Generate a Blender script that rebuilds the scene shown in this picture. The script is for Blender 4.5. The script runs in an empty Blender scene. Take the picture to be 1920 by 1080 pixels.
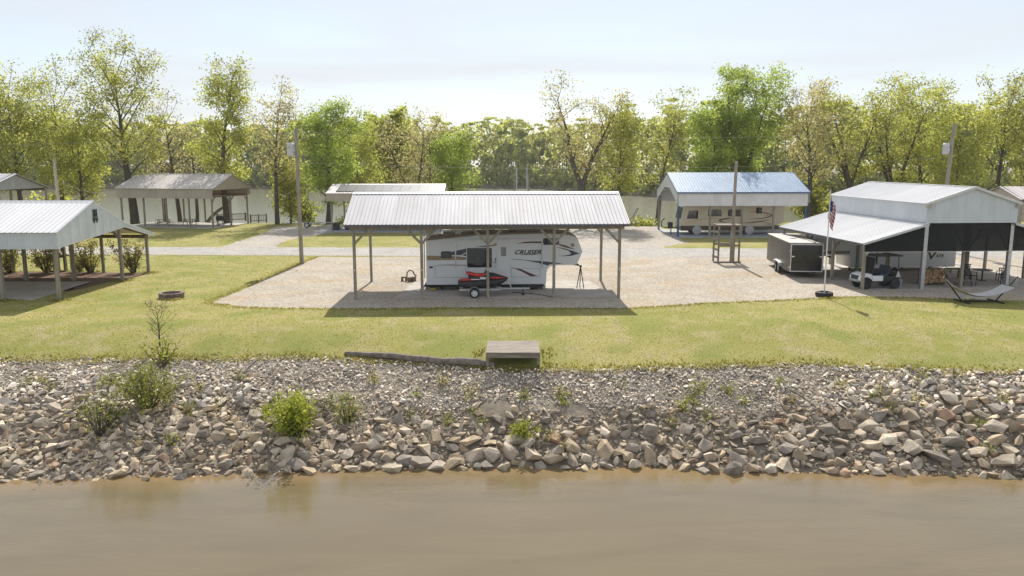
import bpy, bmesh, math, random
import numpy as np
from mathutils import Vector, Matrix, noise
R = math.radians
scene = bpy.context.scene
col = scene.collection
# ------------------------------------------------------------ camera, sky, sun, exposure
CAM_H, FPX, PITCH = 8.0, 1493.0, math.atan(238 / 1493.0)
cd = bpy.data.cameras.new('camera'); cam = bpy.data.objects.new('camera', cd); col.objects.link(cam)
cd.sensor_width = 36; cd.lens = 36 * FPX / 1920; cd.clip_start = .5; cd.clip_end = 4000
cam.location = (0, 0, CAM_H); cam.rotation_euler = (math.pi / 2 - PITCH, 0, 0)
scene.camera = cam
SUN_EL, SUN_AZ = R(42.5), R(2)          # azimuth from +Y (behind the scene) towards +X
w = bpy.data.worlds.new('World'); scene.world = w; w.use_nodes = True
nt = w.node_tree; nt.nodes.clear()
wo = nt.nodes.new('ShaderNodeOutputWorld'); bg = nt.nodes.new('ShaderNodeBackground')
sky = nt.nodes.new('ShaderNodeTexSky'); sky.sky_type = 'NISHITA'; sky.sun_disc = False
sky.sun_elevation = SUN_EL; sky.sun_rotation = SUN_AZ
sky.air_density = 1.0; sky.dust_density = .4; sky.ozone_density = 1.5
bg.inputs[1].default_value = .085
tc = nt.nodes.new('ShaderNodeTexCoord'); mp = nt.nodes.new('ShaderNodeMapping')
mp.inputs['Scale'].default_value = (1.0, 1.3, 9)
nz = nt.nodes.new('ShaderNodeTexNoise'); nz.inputs['Scale'].default_value = 1.7; nz.inputs['Detail'].default_value = 7; nz.inputs['Distortion'].default_value = .6
rp = nt.nodes.new('ShaderNodeValToRGB'); rp.color_ramp.elements[0].position = .36; rp.color_ramp.elements[1].position = .72
rp.color_ramp.elements[0].color = (.52, .52, .52, 1); rp.color_ramp.elements[1].color = (1, 1, 1, 1)
mx = nt.nodes.new('ShaderNodeMix'); mx.data_type = 'RGBA'
mx.inputs[7].default_value = (5.7, 5.9, 6.25, 1)      # thin bright cloud veil
L = nt.links.new
L(tc.outputs['Generated'], mp.inputs[0]); L(mp.outputs[0], nz.inputs['Vector']); L(nz.outputs[0], rp.inputs[0])
L(rp.outputs[0], mx.inputs[0]); L(sky.outputs[0], mx.inputs[6]); L(mx.outputs[2], bg.inputs[0]); L(bg.outputs[0], wo.inputs[0])
sl = bpy.data.lights.new('sun', 'SUN'); sun = bpy.data.objects.new('sun', sl); col.objects.link(sun)
sl.energy = 3.7; sl.angle = R(.55); sl.color = (1, .95, .86)
sd = Vector((math.sin(SUN_AZ) * math.cos(SUN_EL), math.cos(SUN_AZ) * math.cos(SUN_EL), math.sin(SUN_EL)))
sun.rotation_euler = sd.to_track_quat('Z', 'Y').to_euler(); sun.location = (0, 60, 60)
vs = scene.view_settings; vs.view_transform = 'Standard'; vs.look = 'None'; vs.gamma = 1; vs.exposure = .74
vs.use_curve_mapping = False
# ------------------------------------------------------------ helpers
def ray(x, y):
    u = (x - 960) / FPX; v = (540 - y) / FPX
    return (u, math.cos(PITCH) + v * math.sin(PITCH), -math.sin(PITCH) + v * math.cos(PITCH))
def G(x, y, z=0.):                       # photograph pixel -> point on the ground at height z
    d = ray(x, y); t = (z - CAM_H) / d[2]
    return Vector((d[0] * t, d[1] * t, z))
def D(x, y, Y):                          # photograph pixel -> point at distance Y
    d = ray(x, y); t = Y / d[1]
    return Vector((d[0] * t, Y, CAM_H + d[2] * t))
def tag(o, label=None, cat=None, group=None, kind=None):
    if label: o['label'] = label
    if cat: o['category'] = cat
    if group: o['group'] = group
    if kind: o['kind'] = kind
    return o
def link(name, me, parent=None, loc=(0, 0, 0), rot=(0, 0, 0)):
    o = bpy.data.objects.new(name, me); col.objects.link(o)
    o.location = loc; o.rotation_euler = rot
    if parent: o.parent = parent
    return o
def empty(name, loc, rz=0, label=None, cat=None, group=None):
    o = link(name, None, None, loc, (0, 0, rz)); o.empty_display_size = .2
    return tag(o, label, cat, group)
def copy_tree(o, parent=None):
    c = o.copy(); col.objects.link(c); c.parent = parent
    for ch in list(o.children): copy_tree(ch, c)
    return c
class MB:
    def __init__(s): s.v = []; s.f = []; s.m = []; s.mi = 0
    def add(s, vs, fs):
        n = len(s.v); s.v += [tuple(p) for p in vs]; s.f += [tuple(i + n for i in f) for f in fs]; s.m += [s.mi] * len(fs); return s
    def box(s, c, d, M=None):
        x, y, z = [q / 2 for q in d]
        p = [Vector(q) for q in ((-x,-y,-z),(x,-y,-z),(x,y,-z),(-x,y,-z),(-x,-y,z),(x,-y,z),(x,y,z),(-x,y,z))]
        if M is not None: p = [M @ q for q in p]
        c = Vector(c)
        return s.add([q + c for q in p], [(0,3,2,1),(4,5,6,7),(0,1,5,4),(1,2,6,5),(2,3,7,6),(3,0,4,7)])
    def b2(s, a, b): # box by corners
        return s.box([(a[i] + b[i]) / 2 for i in range(3)], [abs(b[i] - a[i]) for i in range(3)])
    def beam(s, p0, p1, w_, h_, up=(0, 0, 1)):
        p0 = Vector(p0); p1 = Vector(p1); d = p1 - p0; l = d.length; d.normalize()
        up = Vector(up)
        if abs(d.dot(up)) > .99: up = Vector((0, 1, 0))
        sx = d.cross(up).normalized(); sz = sx.cross(d)
        M = Matrix((sx, d, sz)).transposed()
        return s.box((p0 + p1) / 2, (w_, l, h_), M)
    def tube(s, pts, rad, n=8, cap=True):
        pts = [Vector(p) for p in pts]
        if not isinstance(rad, (list, tuple)): rad = [rad] * len(pts)
        vs = []; fs = []; k = len(pts)
        prev = None
        for i, p in enumerate(pts):
            d = (pts[min(i + 1, k - 1)] - pts[max(i - 1, 0)]).normalized()
            if prev is None:
                a = Vector((1, 0, 0)) if abs(d.x) < .8 else Vector((0, 1, 0))
                a = (a - d * a.dot(d)).normalized()
            else: a = (prev - d * prev.dot(d)).normalized()
            prev = a; b = d.cross(a)
            for j in range(n):
                t = 2 * math.pi * j / n
                vs.append(p + (a * math.cos(t) + b * math.sin(t)) * rad[i])
        for i in range(k - 1):
            for j in range(n):
                j2 = (j + 1) % n
                fs.append((i*n+j, i*n+j2, (i+1)*n+j2, (i+1)*n+j))
        if cap: fs += [tuple(range(n))[::-1], tuple((k-1)*n + j for j in range(n))]
        return s.add(vs, fs)
    def prism(s, poly, y0, y1, ax='xz'):     # polygon in a plane, extruded along the third axis
        def P(a, b, t): return {'xz': (a, t, b), 'xy': (a, b, t), 'yz': (t, a, b)}[ax]
        n = len(poly)
        vs = [P(a, b, y0) for a, b in poly] + [P(a, b, y1) for a, b in poly]
        fs = [tuple(range(n)), tuple(range(2*n-1, n-1, -1))] + [(i, i+n, (i+1) % n + n, (i+1) % n) for i in range(n)]
        return s.add(vs, fs)
    def lathe(s, prof, c=(0, 0, 0), n=20, axis='y'):   # prof: (radius, along)
        vs = []; fs = []
        for r, h in prof:
            for j in range(n):
                t = 2 * math.pi * j / n; a, b = r * math.cos(t), r * math.sin(t)
                q = {'y': (a, h, b), 'z': (a, b, h), 'x': (h, a, b)}[axis]
                vs.append((q[0] + c[0], q[1] + c[1], q[2] + c[2]))
        for i in range(len(prof) - 1):
            for j in range(n):
                fs.append((i*n+j, i*n+(j+1) % n, (i+1)*n+(j+1) % n, (i+1)*n+j))
        return s.add(vs, fs)
    def mesh(s, name, mats, smooth=False, bevel=0, fix=True):
        me = bpy.data.meshes.new(name); me.from_pydata(s.v, [], s.f)
        if not isinstance(mats, (list, tuple)): mats = [mats]
        for m in mats: me.materials.append(m)
        if len(mats) > 1: me.polygons.foreach_set('material_index', s.m)
        if fix or bevel:
            bm = bmesh.new(); bm.from_mesh(me)
            if fix: bmesh.ops.recalc_face_normals(bm, faces=bm.faces)
            if bevel: bmesh.ops.bevel(bm, geom=[e for e in bm.edges if e.is_manifold and e.calc_face_angle(0) > .5], offset=bevel, segments=2, affect='EDGES', profile=.6)
            bm.to_mesh(me); bm.free()
        if smooth:
            me.polygons.foreach_set('use_smooth', [True] * len(me.polygons)); me.set_sharp_from_angle(angle=R(38))
        return me
    def build(s, name, mats, parent=None, loc=(0, 0, 0), rot=(0, 0, 0), smooth=False, bevel=0, fix=True):
        return link(name, s.mesh(name, mats, smooth, bevel, fix), parent, loc, rot)
# ------------------------------------------------------------ materials
def mat(name, c, c2=None, scale=4., rough=.65, metal=0., bump=0., bscale=None, detail=5., stretch=(1, 1, 1), spec=.5, island=0., lo=.35, hi=.65):
    m = bpy.data.materials.new(name); m.use_nodes = True; n = m.node_tree; b = n.nodes['Principled BSDF']
    b.inputs['Roughness'].default_value = rough; b.inputs['Metallic'].default_value = metal; b.inputs['Specular IOR Level'].default_value = spec
    if c2 is None: c2 = tuple(q * .8 for q in c)
    t = n.nodes.new('ShaderNodeTexCoord'); mp = n.nodes.new('ShaderNodeMapping'); mp.inputs['Scale'].default_value = stretch
    n.links.new(t.outputs['Object'], mp.inputs[0])
    oi = n.nodes.new('ShaderNodeObjectInfo'); ml = n.nodes.new('ShaderNodeMath'); ml.operation = 'MULTIPLY'; ml.inputs[1].default_value = 37.
    n.links.new(oi.outputs['Random'], ml.inputs[0]); n.links.new(ml.outputs[0], mp.inputs['Location'])
    z = n.nodes.new('ShaderNodeTexNoise'); z.inputs['Scale'].default_value = scale; z.inputs['Detail'].default_value = detail
    n.links.new(mp.outputs[0], z.inputs['Vector'])
    r = n.nodes.new('ShaderNodeMapRange'); r.inputs[1].default_value = lo; r.inputs[2].default_value = hi
    n.links.new(z.outputs[0], r.inputs[0])
    x = n.nodes.new('ShaderNodeMix'); x.data_type = 'RGBA'; x.inputs[6].default_value = (*c, 1); x.inputs[7].default_value = (*c2, 1)
    n.links.new(r.outputs[0], x.inputs[0]); out = x.outputs[2]
    if island:
        g = n.nodes.new('ShaderNodeNewGeometry'); h = n.nodes.new('ShaderNodeHueSaturation')
        q = n.nodes.new('ShaderNodeMapRange'); q.inputs[3].default_value = 1 - island; q.inputs[4].default_value = 1 + island
        n.links.new(g.outputs['Random Per Island'], q.inputs[0]); n.links.new(q.outputs[0], h.inputs['Value']); n.links.new(out, h.inputs['Color']); out = h.outputs[0]
    n.links.new(out, b.inputs['Base Color'])
    if bump:
        zb = n.nodes.new('ShaderNodeTexNoise'); zb.inputs['Scale'].default_value = bscale or scale * 4; zb.inputs['Detail'].default_value = 4
        n.links.new(mp.outputs[0], zb.inputs['Vector'])
        bp = n.nodes.new('ShaderNodeBump'); bp.inputs['Strength'].default_value = bump; bp.inputs['Distance'].default_value = .05
        n.links.new(zb.outputs[0], bp.inputs['Height']); n.links.new(bp.outputs[0], b.inputs['Normal'])
    return m
def leafmat(name, c, c2, trans=.5, var=.35):
    m = bpy.data.materials.new(name); m.use_nodes = True; n = m.node_tree; n.nodes.clear()
    o = n.nodes.new('ShaderNodeOutputMaterial'); g = n.nodes.new('ShaderNodeNewGeometry')
    x = n.nodes.new('ShaderNodeMix'); x.data_type = 'RGBA'; x.inputs[6].default_value = (*c, 1); x.inputs[7].default_value = (*c2, 1)
    n.links.new(g.outputs['Random Per Island'], x.inputs[0])
    t = n.nodes.new('ShaderNodeTexCoord'); z = n.nodes.new('ShaderNodeTexNoise'); z.inputs['Scale'].default_value = .35; z.inputs['Detail'].default_value = 3
    n.links.new(t.outputs['Object'], z.inputs['Vector'])
    r = n.nodes.new('ShaderNodeMapRange'); r.inputs[1].default_value = .35; r.inputs[2].default_value = .65; r.inputs[3].default_value = 1 - var; r.inputs[4].default_value = 1 + var
    n.links.new(z.outputs[0], r.inputs[0])
    h = n.nodes.new('ShaderNodeHueSaturation'); n.links.new(r.outputs[0], h.inputs['Value']); n.links.new(x.outputs[2], h.inputs['Color'])
    a = n.nodes.new('ShaderNodeBsdfDiffuse'); b = n.nodes.new('ShaderNodeBsdfTranslucent'); s = n.nodes.new('ShaderNodeMixShader'); s.inputs[0].default_value = trans
    n.links.new(h.outputs[0], a.inputs[0]); n.links.new(h.outputs[0], b.inputs[0]); n.links.new(a.outputs[0], s.inputs[1]); n.links.new(b.outputs[0], s.inputs[2]); n.links.new(s.outputs[0], o.inputs[0])
    return m
M = {}
M['post'] = mat('weathered_post', (.34, .30, .24), (.22, .195, .155), 3, .85, stretch=(3, 3, .4), bump=.3)
M['wood'] = mat('grey_wood', (.30, .255, .20), (.17, .145, .115), 2.5, .85, stretch=(.5, 4, 4), bump=.3)
M['deck'] = mat('deck_wood', (.31, .26, .21), (.17, .145, .12), 3, .85, stretch=(.5, 5, 5), bump=.4)
M['brownwood'] = mat('brown_wood', (.19, .11, .065), (.11, .065, .04), 3, .8)
M['white_metal'] = mat('white_metal', (.70, .70, .71), (.60, .60, .59), .8, .42, bump=.04, bscale=2)
M['white_roof'] = mat('white_roof', (.52, .51, .53), (.42, .41, .42), .7, .68, stretch=(1, .25, 1), spec=.25)
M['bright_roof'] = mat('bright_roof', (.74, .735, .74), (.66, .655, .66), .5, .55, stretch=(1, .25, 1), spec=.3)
M['siding'] = mat('pale_siding', (.61, .645, .68), (.54, .575, .61), .6, .5)
M['tan_siding'] = mat('tan_siding', (.46, .40, .33), (.39, .34, .28), .6, .55)
M['tan_roof'] = mat('tan_roof', (.62, .57, .55), (.46, .42, .40), .45, .45, stretch=(1, .2, 1))
M['blue_metal'] = mat('blue_metal', (.28, .36, .48), (.33, .41, .52), .6, .34)
M['blue_trim'] = mat('blue_trim', (.045, .09, .19), None, 2, .45)
M['grey_wall'] = mat('grey_wall', (.33, .34, .33), None, .6, .6)
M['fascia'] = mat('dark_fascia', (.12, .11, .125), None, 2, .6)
M['black'] = mat('black_plastic', (.018, .018, .02), (.03, .03, .032), 4, .5)
M['rubber'] = mat('rubber', (.02, .02, .021), (.035, .034, .033), 8, .85)
M['glass'] = mat('tinted_glass', (.015, .018, .02), (.02, .024, .028), 2, .08, spec=.7)
M['steel'] = mat('galvanised_steel', (.55, .56, .58), (.42, .43, .45), 5, .38, metal=.8)
M['chrome'] = mat('chrome', (.75, .75, .77), None, 3, .2, metal=1)
M['concrete'] = mat('concrete', (.46, .42, .37), (.36, .33, .29), 1.2, .9, bump=.1)
M['blueslab'] = mat('cool_concrete', (.40, .42, .43), (.33, .34, .35), 1.2, .9)
M['rv_white'] = mat('rv_white', (.74, .75, .76), (.70, .71, .72), .5, .3)
M['rv_cream'] = mat('rv_cream', (.66, .57, .42), (.60, .51, .37), .5, .3)
M['rv_roof'] = mat('rv_roof', (.30, .24, .18), (.22, .18, .14), 1.5, .8)
M['rv_tan'] = mat('tan_stripe', (.34, .25, .15), None, 1, .35)
M['rv_navy'] = mat('navy_stripe', (.05, .065, .10), None, 1, .35)
M['rv_red'] = mat('maroon_stripe', (.13, .03, .03), None, 1, .35)
M['rv_brown'] = mat('brown_stripe', (.09, .055, .035), None, 1, .35)
M['grey'] = mat('grey_plastic', (.34, .35, .36), None, 3, .6)
M['red'] = mat('red_gelcoat', (.62, .045, .03), (.55, .04, .028), 2, .25)
M['amber'] = mat('amber_lamp', (.8, .25, .04), None, 3, .3)
M['yellow'] = mat('yellow_plastic', (.65, .45, .06), None, 3, .5)
M['brick'] = mat('tan_block', (.23, .175, .14), (.15, .115, .095), 6, .9)
M['trailer'] = mat('charcoal_trailer', (.115, .10, .09), (.07, .062, .056), 1.2, .42, stretch=(1, 1, .3))
M['trailer_top'] = mat('trailer_top', (.42, .38, .34), (.34, .31, .28), 1.5, .6)
M['navy_seat'] = mat('navy_vinyl', (.03, .045, .085), None, 3, .5)
M['tote'] = mat('blue_grey_tote', (.30, .36, .44), None, 3, .5)
M['canvas'] = mat('tan_sling', (.32, .27, .22), None, 6, .85)
M['rope'] = mat('white_rope', (.52, .51, .49), (.42, .41, .40), 12, .9)
M['bark'] = mat('bark', (.13, .105, .08), (.065, .054, .043), 2.5, .95, stretch=(3, 3, .6), bump=.6)
M['deadwood'] = mat('dead_wood', (.26, .22, .18), (.13, .11, .09), 4, .95, bump=.4)
M['logend'] = mat('split_log', (.42, .27, .15), (.25, .15, .085), 6, .9)
M['mulch'] = mat('mulch', (.20, .115, .07), (.11, .065, .045), 9, .95, bump=.8)
M['dirt'] = mat('bank_soil', (.26, .215, .16), (.15, .125, .095), 2.5, .95, bump=.7)
M['solar'] = mat('solar_cells', (.05, .052, .06), (.075, .075, .08), .7, .3)
M['mesh'] = None
M['wire'] = mat('weathered_wire', (.30, .30, .30), None, 3, .7)
# ------------------------------------------------------------ terrain
def screen_mat():
    m = bpy.data.materials.new('shade_screen'); m.use_nodes = True; n = m.node_tree; b = n.nodes['Principled BSDF']
    b.inputs['Base Color'].default_value = (.012, .0125, .014, 1); b.inputs['Roughness'].default_value = .9
    t = n.nodes.new('ShaderNodeBsdfTransparent'); s = n.nodes.new('ShaderNodeMixShader'); s.inputs[0].default_value = .13
    n.links.new(b.outputs[0], s.inputs[1]); n.links.new(t.outputs[0], s.inputs[2]); n.links.new(s.outputs[0], n.nodes['Material Output'].inputs[0])
    return m
M['mesh'] = screen_mat()
def interp(x, xs, ys): return float(np.interp(x, xs, ys))
ZL, ZW = -.85, -3.2
def y_lawn(x): return interp(x, [-23, -8, 1, 12.7, 21.7], [34.7, 35.0, 32.9, 33.9, 32.5]) + .35 * noise.noise((x * .35, 3, 0)) + .2 * noise.noise((x * 1.1, 9, 0))
def y_water(x): return interp(x, [-18, -8, 0, 6.7, 18.4], [26.9, 27.7, 28.2, 27.9, 27.2]) + .3 * noise.noise((x * .3, 17, 0))
def y_far(x): return interp(x, [10, 60], [341, 236]) + 6 * noise.noise((x * .02, 5, 1))
def y_back(x): return 100 + 2.5 * noise.noise((x * .06, 41, 0)) + interp(x, [-60, -30, 0, 15, 40], [6, 4, -1, -2, 6])
def zt(x, y):
    yl = y_lawn(x)
    if y < 55:
        if y >= 39.5: return .03 * noise.noise((x * .15, y * .15, 0)) * min(1, max(0, (44 - y) / 3)) if y < 44 else 0.
        if y >= yl: return ZL * ((39.5 - y) / (39.5 - yl)) ** 1.5
        yw = y_water(x); t = (yl - y) / (yl - yw)
        if t <= 1: return ZL + (ZW - ZL) * t + .22 * noise.noise((x * .5, y * .5, 2)) * min(1, 4 * t, 4 * (1 - t) + .3)
        return max(-6., ZW - (yw - y) * .4)
    yb = y_back(x)
    if y < yb: return 0.
    yf = y_far(x)
    if y < yf: return max(-4.6, -(y - yb) * .45) if y < yf - 12 else max(-4.6, ZW + (y - yf) * .12)
    return min(2., ZW + (y - yf) * .35)
def axis(segs):
    o = []
    for a, b, s in segs: o += list(np.arange(a, b, s))
    return o + [segs[-1][1]]
X = axis([(-600, -200, 100), (-200, -60, 10), (-60, -34, 2), (-34, 34, .4), (34, 60, 2), (60, 200, 10), (200, 600, 100)])
Y = axis([(-60, 16, 19), (16, 26, 1), (26, 44, .3), (44, 96, 2), (96, 112, 1), (112, 220, 18), (220, 360, 6), (360, 900, 180)])
nx, ny = len(X), len(Y)
vv = [(x, y, zt(x, y)) for y in Y for x in X]
ff = [(j*nx+i, j*nx+i+1, (j+1)*nx+i+1, (j+1)*nx+i) for j in range(ny-1) for i in range(nx-1)]
def lawn_material():
    m = bpy.data.materials.new('lawn'); m.use_nodes = True; n = m.node_tree; b = n.nodes['Principled BSDF']; b.inputs['Roughness'].default_value = .95; b.inputs['Specular IOR Level'].default_value = .1
    t = n.nodes.new('ShaderNodeTexCoord')
    def nzr(s, lo, hi, d=4):
        z = n.nodes.new('ShaderNodeTexNoise'); z.inputs['Scale'].default_value = s; z.inputs['Detail'].default_value = d; n.links.new(t.outputs['Object'], z.inputs['Vector'])
        r = n.nodes.new('ShaderNodeMapRange'); r.inputs[1].default_value = lo; r.inputs[2].default_value = hi; n.links.new(z.outputs[0], r.inputs[0]); return r.outputs[0], z.outputs[0]
    def mixc(f, a, c):
        x = n.nodes.new('ShaderNodeMix'); x.data_type = 'RGBA'; n.links.new(f, x.inputs[0])
        for i, q in ((6, a), (7, c)):
            if isinstance(q, tuple): x.inputs[i].default_value = (*q, 1)
            else: n.links.new(q, x.inputs[i])
        return x.outputs[2]
    f1, _ = nzr(.16, .38, .62, 4); f2, _ = nzr(.9, .46, .68, 6); f3, z3 = nzr(14, .36, .68, 6); f4, _ = nzr(.37, .48, .66, 5)
    c = mixc(f1, (.26, .27, .07), (.40, .345, .135))       # green to yellow
    c = mixc(f2, c, (.43, .36, .21))                          # dry brown patches
    c = mixc(f4, c, (.21, .25, .06))
    d = mixc(f3, c, (.235, .215, .065))
    n.links.new(d, b.inputs['Base Color'])
    bp = n.nodes.new('ShaderNodeBump'); bp.inputs['Strength'].default_value = .7; bp.inputs['Distance'].default_value = .06
    n.links.new(z3, bp.inputs['Height']); n.links.new(bp.outputs[0], b.inputs['Normal'])
    return m
M['lawn'] = lawn_material()
me = bpy.data.meshes.new('ground'); me.from_pydata(vv, [], ff); me.materials.append(M['lawn']); me.materials.append(M['dirt'])
mi = []
for f in ff:
    c = [sum(vv[i][k] for i in f) / 4 for k in range(3)]
    mi.append(1 if (c[1] < y_lawn(c[0]) + .1 or c[1] > y_back(c[0]) + .6) else 0)
me.polygons.foreach_set('material_index', mi); me.polygons.foreach_set('use_smooth', [True] * len(ff))
tag(link('ground', me), kind='structure')
# water
def water_material(name, c, lo, hi, sc, ro=.12):
    m = bpy.data.materials.new(name); m.use_nodes = True; n = m.node_tree; b = n.nodes['Principled BSDF']
    b.inputs['Roughness'].default_value = ro; b.inputs['IOR'].default_value = 1.45
    t = n.nodes.new('ShaderNodeTexCoord'); mp = n.nodes.new('ShaderNodeMapping'); mp.inputs['Scale'].default_value = (.5, 1.7, 1); mp.inputs['Rotation'].default_value = (0, 0, R(-32))
    n.links.new(t.outputs['Object'], mp.inputs[0])
    z = n.nodes.new('ShaderNodeTexNoise'); z.inputs['Scale'].default_value = sc; z.inputs['Detail'].default_value = 4; z.inputs['Distortion'].default_value = .5; n.links.new(mp.outputs[0], z.inputs['Vector'])
    z2 = n.nodes.new('ShaderNodeTexNoise'); z2.inputs['Scale'].default_value = .10; z2.inputs['Detail'].default_value = 2; n.links.new(t.outputs['Object'], z2.inputs['Vector'])
    # wind-ruffled and smooth areas
    r = n.nodes.new('ShaderNodeMapRange'); r.inputs[1].default_value = .4; r.inputs[2].default_value = .6; r.inputs[3].default_value = lo; r.inputs[4].default_value = hi
    n.links.new(z2.outputs[0], r.inputs[0])
    bp = n.nodes.new('ShaderNodeBump'); bp.inputs['Distance'].default_value = .05; n.links.new(r.outputs[0], bp.inputs['Strength']); n.links.new(z.outputs[0], bp.inputs['Height']); n.links.new(bp.outputs[0], b.inputs['Normal'])
    a = n.nodes.new('ShaderNodeAttribute'); a.attribute_name = 'shallow'
    x = n.nodes.new('ShaderNodeMix'); x.data_type = 'RGBA'; x.inputs[6].default_value = (*c, 1); x.inputs[7].default_value = (.24, .165, .08, 1)
    mq = n.nodes.new('ShaderNodeMapping'); mq.inputs['Scale'].default_value = (.12, .55, 1); mq.inputs['Rotation'].default_value = (0, 0, R(-20)); n.links.new(t.outputs['Object'], mq.inputs[0])
    z4 = n.nodes.new('ShaderNodeTexNoise'); z4.inputs['Scale'].default_value = 1.6; z4.inputs['Detail'].default_value = 6; z4.inputs['Distortion'].default_value = .8; n.links.new(mq.outputs[0], z4.inputs['Vector'])
    r4 = n.nodes.new('ShaderNodeMapRange'); r4.inputs[1].default_value = .35; r4.inputs[2].default_value = .65; r4.inputs[3].default_value = .93; r4.inputs[4].default_value = 1.07; n.links.new(z4.outputs[0], r4.inputs[0])   # light and dark ripple streaks painted into the water colour
    h4 = n.nodes.new('ShaderNodeHueSaturation'); n.links.new(r4.outputs[0], h4.inputs['Value'])
    n.links.new(a.outputs['Fac'], x.inputs[0]); n.links.new(x.outputs[2], h4.inputs['Color']); n.links.new(h4.outputs[0], b.inputs['Base Color'])
    return m
def water(name, wx, wy, m):
    wv = [(x, y, ZW) for y in wy for x in wx]; k = len(wx)
    me = bpy.data.meshes.new(name); me.from_pydata(wv, [], [(j*k+i, j*k+i+1, (j+1)*k+i+1, (j+1)*k+i) for j in range(len(wy)-1) for i in range(k-1)])
    at = me.attributes.new('shallow', 'FLOAT', 'POINT')
    at.data.foreach_set('value', [max(0., min(1., 1 - (y_water(x) - y) / (1.6 + 1.2 * noise.noise((x * .25, 1, 1))) + .25 * noise.noise((x * .6, y * .9, 1)))) if y < 60 else 0. for x, y, z in wv])
    me.materials.append(m); tag(link(name, me), kind='structure')
water('river_water', axis([(-600, -40, 140), (-40, 40, 1), (40, 600, 140)]), axis([(-60, 18, 26), (18, 32, .5)]), water_material('muddy_water', (.155, .12, .066), .07, .14, 5.5, .06))
water('lake_water', axis([(-600, 600, 150)]), axis([(90, 600, 170)]), water_material('calm_water', (.12, .11, .07), .02, .08, 1.2, .2))
# gravel, road, slabs
def gravel_material(name, c, c2, c3, s=30.):
    m = mat(name, c, c2, .5, .95, bump=.6, bscale=s, spec=.1); n = m.node_tree
    x0 = n.nodes['Principled BSDF'].inputs['Base Color'].links[0].from_socket
    t = n.nodes.new('ShaderNodeTexCoord')
    v = n.nodes.new('ShaderNodeTexVoronoi'); v.inputs['Scale'].default_value = 11; n.links.new(t.outputs['Object'], v.inputs['Vector'])
    h = n.nodes.new('ShaderNodeHueSaturation'); r = n.nodes.new('ShaderNodeMapRange'); r.inputs[3].default_value = .7; r.inputs[4].default_value = 1.25
    sp = n.nodes.new('ShaderNodeSeparateColor'); n.links.new(v.outputs['Color'], sp.inputs[0]); n.links.new(sp.outputs[0], r.inputs[0]); n.links.new(r.outputs[0], h.inputs['Value'])
    z = n.nodes.new('ShaderNodeTexNoise'); z.inputs['Scale'].default_value = .33; z.inputs['Detail'].default_value = 5; n.links.new(t.outputs['Object'], z.inputs['Vector'])
    q = n.nodes.new('ShaderNodeMapRange'); q.inputs[1].default_value = .5; q.inputs[2].default_value = .72; n.links.new(z.outputs[0], q.inputs[0])
    y = n.nodes.new('ShaderNodeMix'); y.data_type = 'RGBA'; y.inputs[7].default_value = (*c3, 1); n.links.new(q.outputs[0], y.inputs[0]); n.links.new(x0, y.inputs[6])
    n.links.new(y.outputs[2], h.inputs['Color']); n.links.new(h.outputs[0], n.nodes['Principled BSDF'].inputs['Base Color'])
    return m
M['gravel'] = gravel_material('pale_gravel', (.44, .39, .32), (.385, .335, .275), (.41, .315, .215))
M['gravel2'] = gravel_material('grey_gravel', (.44, .40, .345), (.38, .345, .30), (.41, .34, .26))
M['road'] = gravel_material('worn_road', (.42, .40, .37), (.36, .34, .32), (.42, .38, .33), 40)
def patch(name, pts, m, z, jag=.3, thick=0., step=.22):
    out = []
    n = len(pts)
    for i in range(n):
        a = Vector(pts[i][:2]); b = Vector(pts[(i + 1) % n][:2]); k = max(1, int((b - a).length / step))
        for j in range(k):
            p = a.lerp(b, j / k)
            if jag: p += Vector((noise.noise((p.x * .9, p.y * .9, 1)) + .5 * noise.noise((p.x * 2.7, p.y * 2.7, 4)), noise.noise((p.x * .9, p.y * .9, 7)) + .5 * noise.noise((p.x * 2.7, p.y * 2.7, 8)))) * jag + Vector((noise.noise((p.x * 7, p.y * 7, 3)), noise.noise((p.x * 7, p.y * 7, 6)))) * jag * .3
            out.append(p)
    bm = bmesh.new(); vs_ = [bm.verts.new((p.x, p.y, z)) for p in out]; bm.faces.new(vs_)
    bmesh.ops.triangulate(bm, faces=bm.faces[:])
    if thick:
        r = bmesh.ops.extrude_face_region(bm, geom=bm.faces[:])
        bmesh.ops.translate(bm, verts=[q for q in r['geom'] if isinstance(q, bmesh.types.BMVert)], vec=(0, 0, -thick))
    bmesh.ops.recalc_face_normals(bm, faces=bm.faces)
    me = bpy.data.meshes.new(name); bm.to_mesh(me); bm.free()
    if me.polygons[0].normal.z < 0 and not thick: me.flip_normals()
    me.materials.append(m)
    return tag(link(name, me), kind='structure')
def px(*q): return [G(x, y) for x, y in q]
YARD = px((598, 482), (560, 497), (500, 523), (440, 549), (398, 568), (450, 576), (640, 579), (900, 577), (1180, 578), (1330, 568), (1480, 562), (1600, 556), (1700, 558), (1830, 562)) + [Vector((36, 44.5, 0)), Vector((60, 44.5, 0)), Vector((60, 67, 0))] + px((1300, 481), (900, 481))
patch('gravel_yard', YARD, M['gravel'], .004, .35)
ROAD = [Vector((-90, 70.5, 0)), Vector((-30, 68.4, 0)), Vector((0, 67, 0)), Vector((70, 65.3, 0)), Vector((70, 72.2, 0)), Vector((0, 74.0, 0)), Vector((-30, 74.6, 0)), Vector((-90, 76, 0))]
patch('road', ROAD, M['road'], .010, .18)
DRIVE = px((395, 469), (450, 452), (500, 436), (515, 425), (640, 421), (622, 436), (560, 446), (525, 456), (512, 468))
patch('gravel_drive', DRIVE, M['gravel2'], .004, .4)
patch('gravel_parking', px((788, 468), (788, 441), (830, 428), (1060, 424), (1240, 425), (1262, 443), (1290, 455), (1250, 462), (1240, 468)), M['gravel2'], .005, .4)
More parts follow.
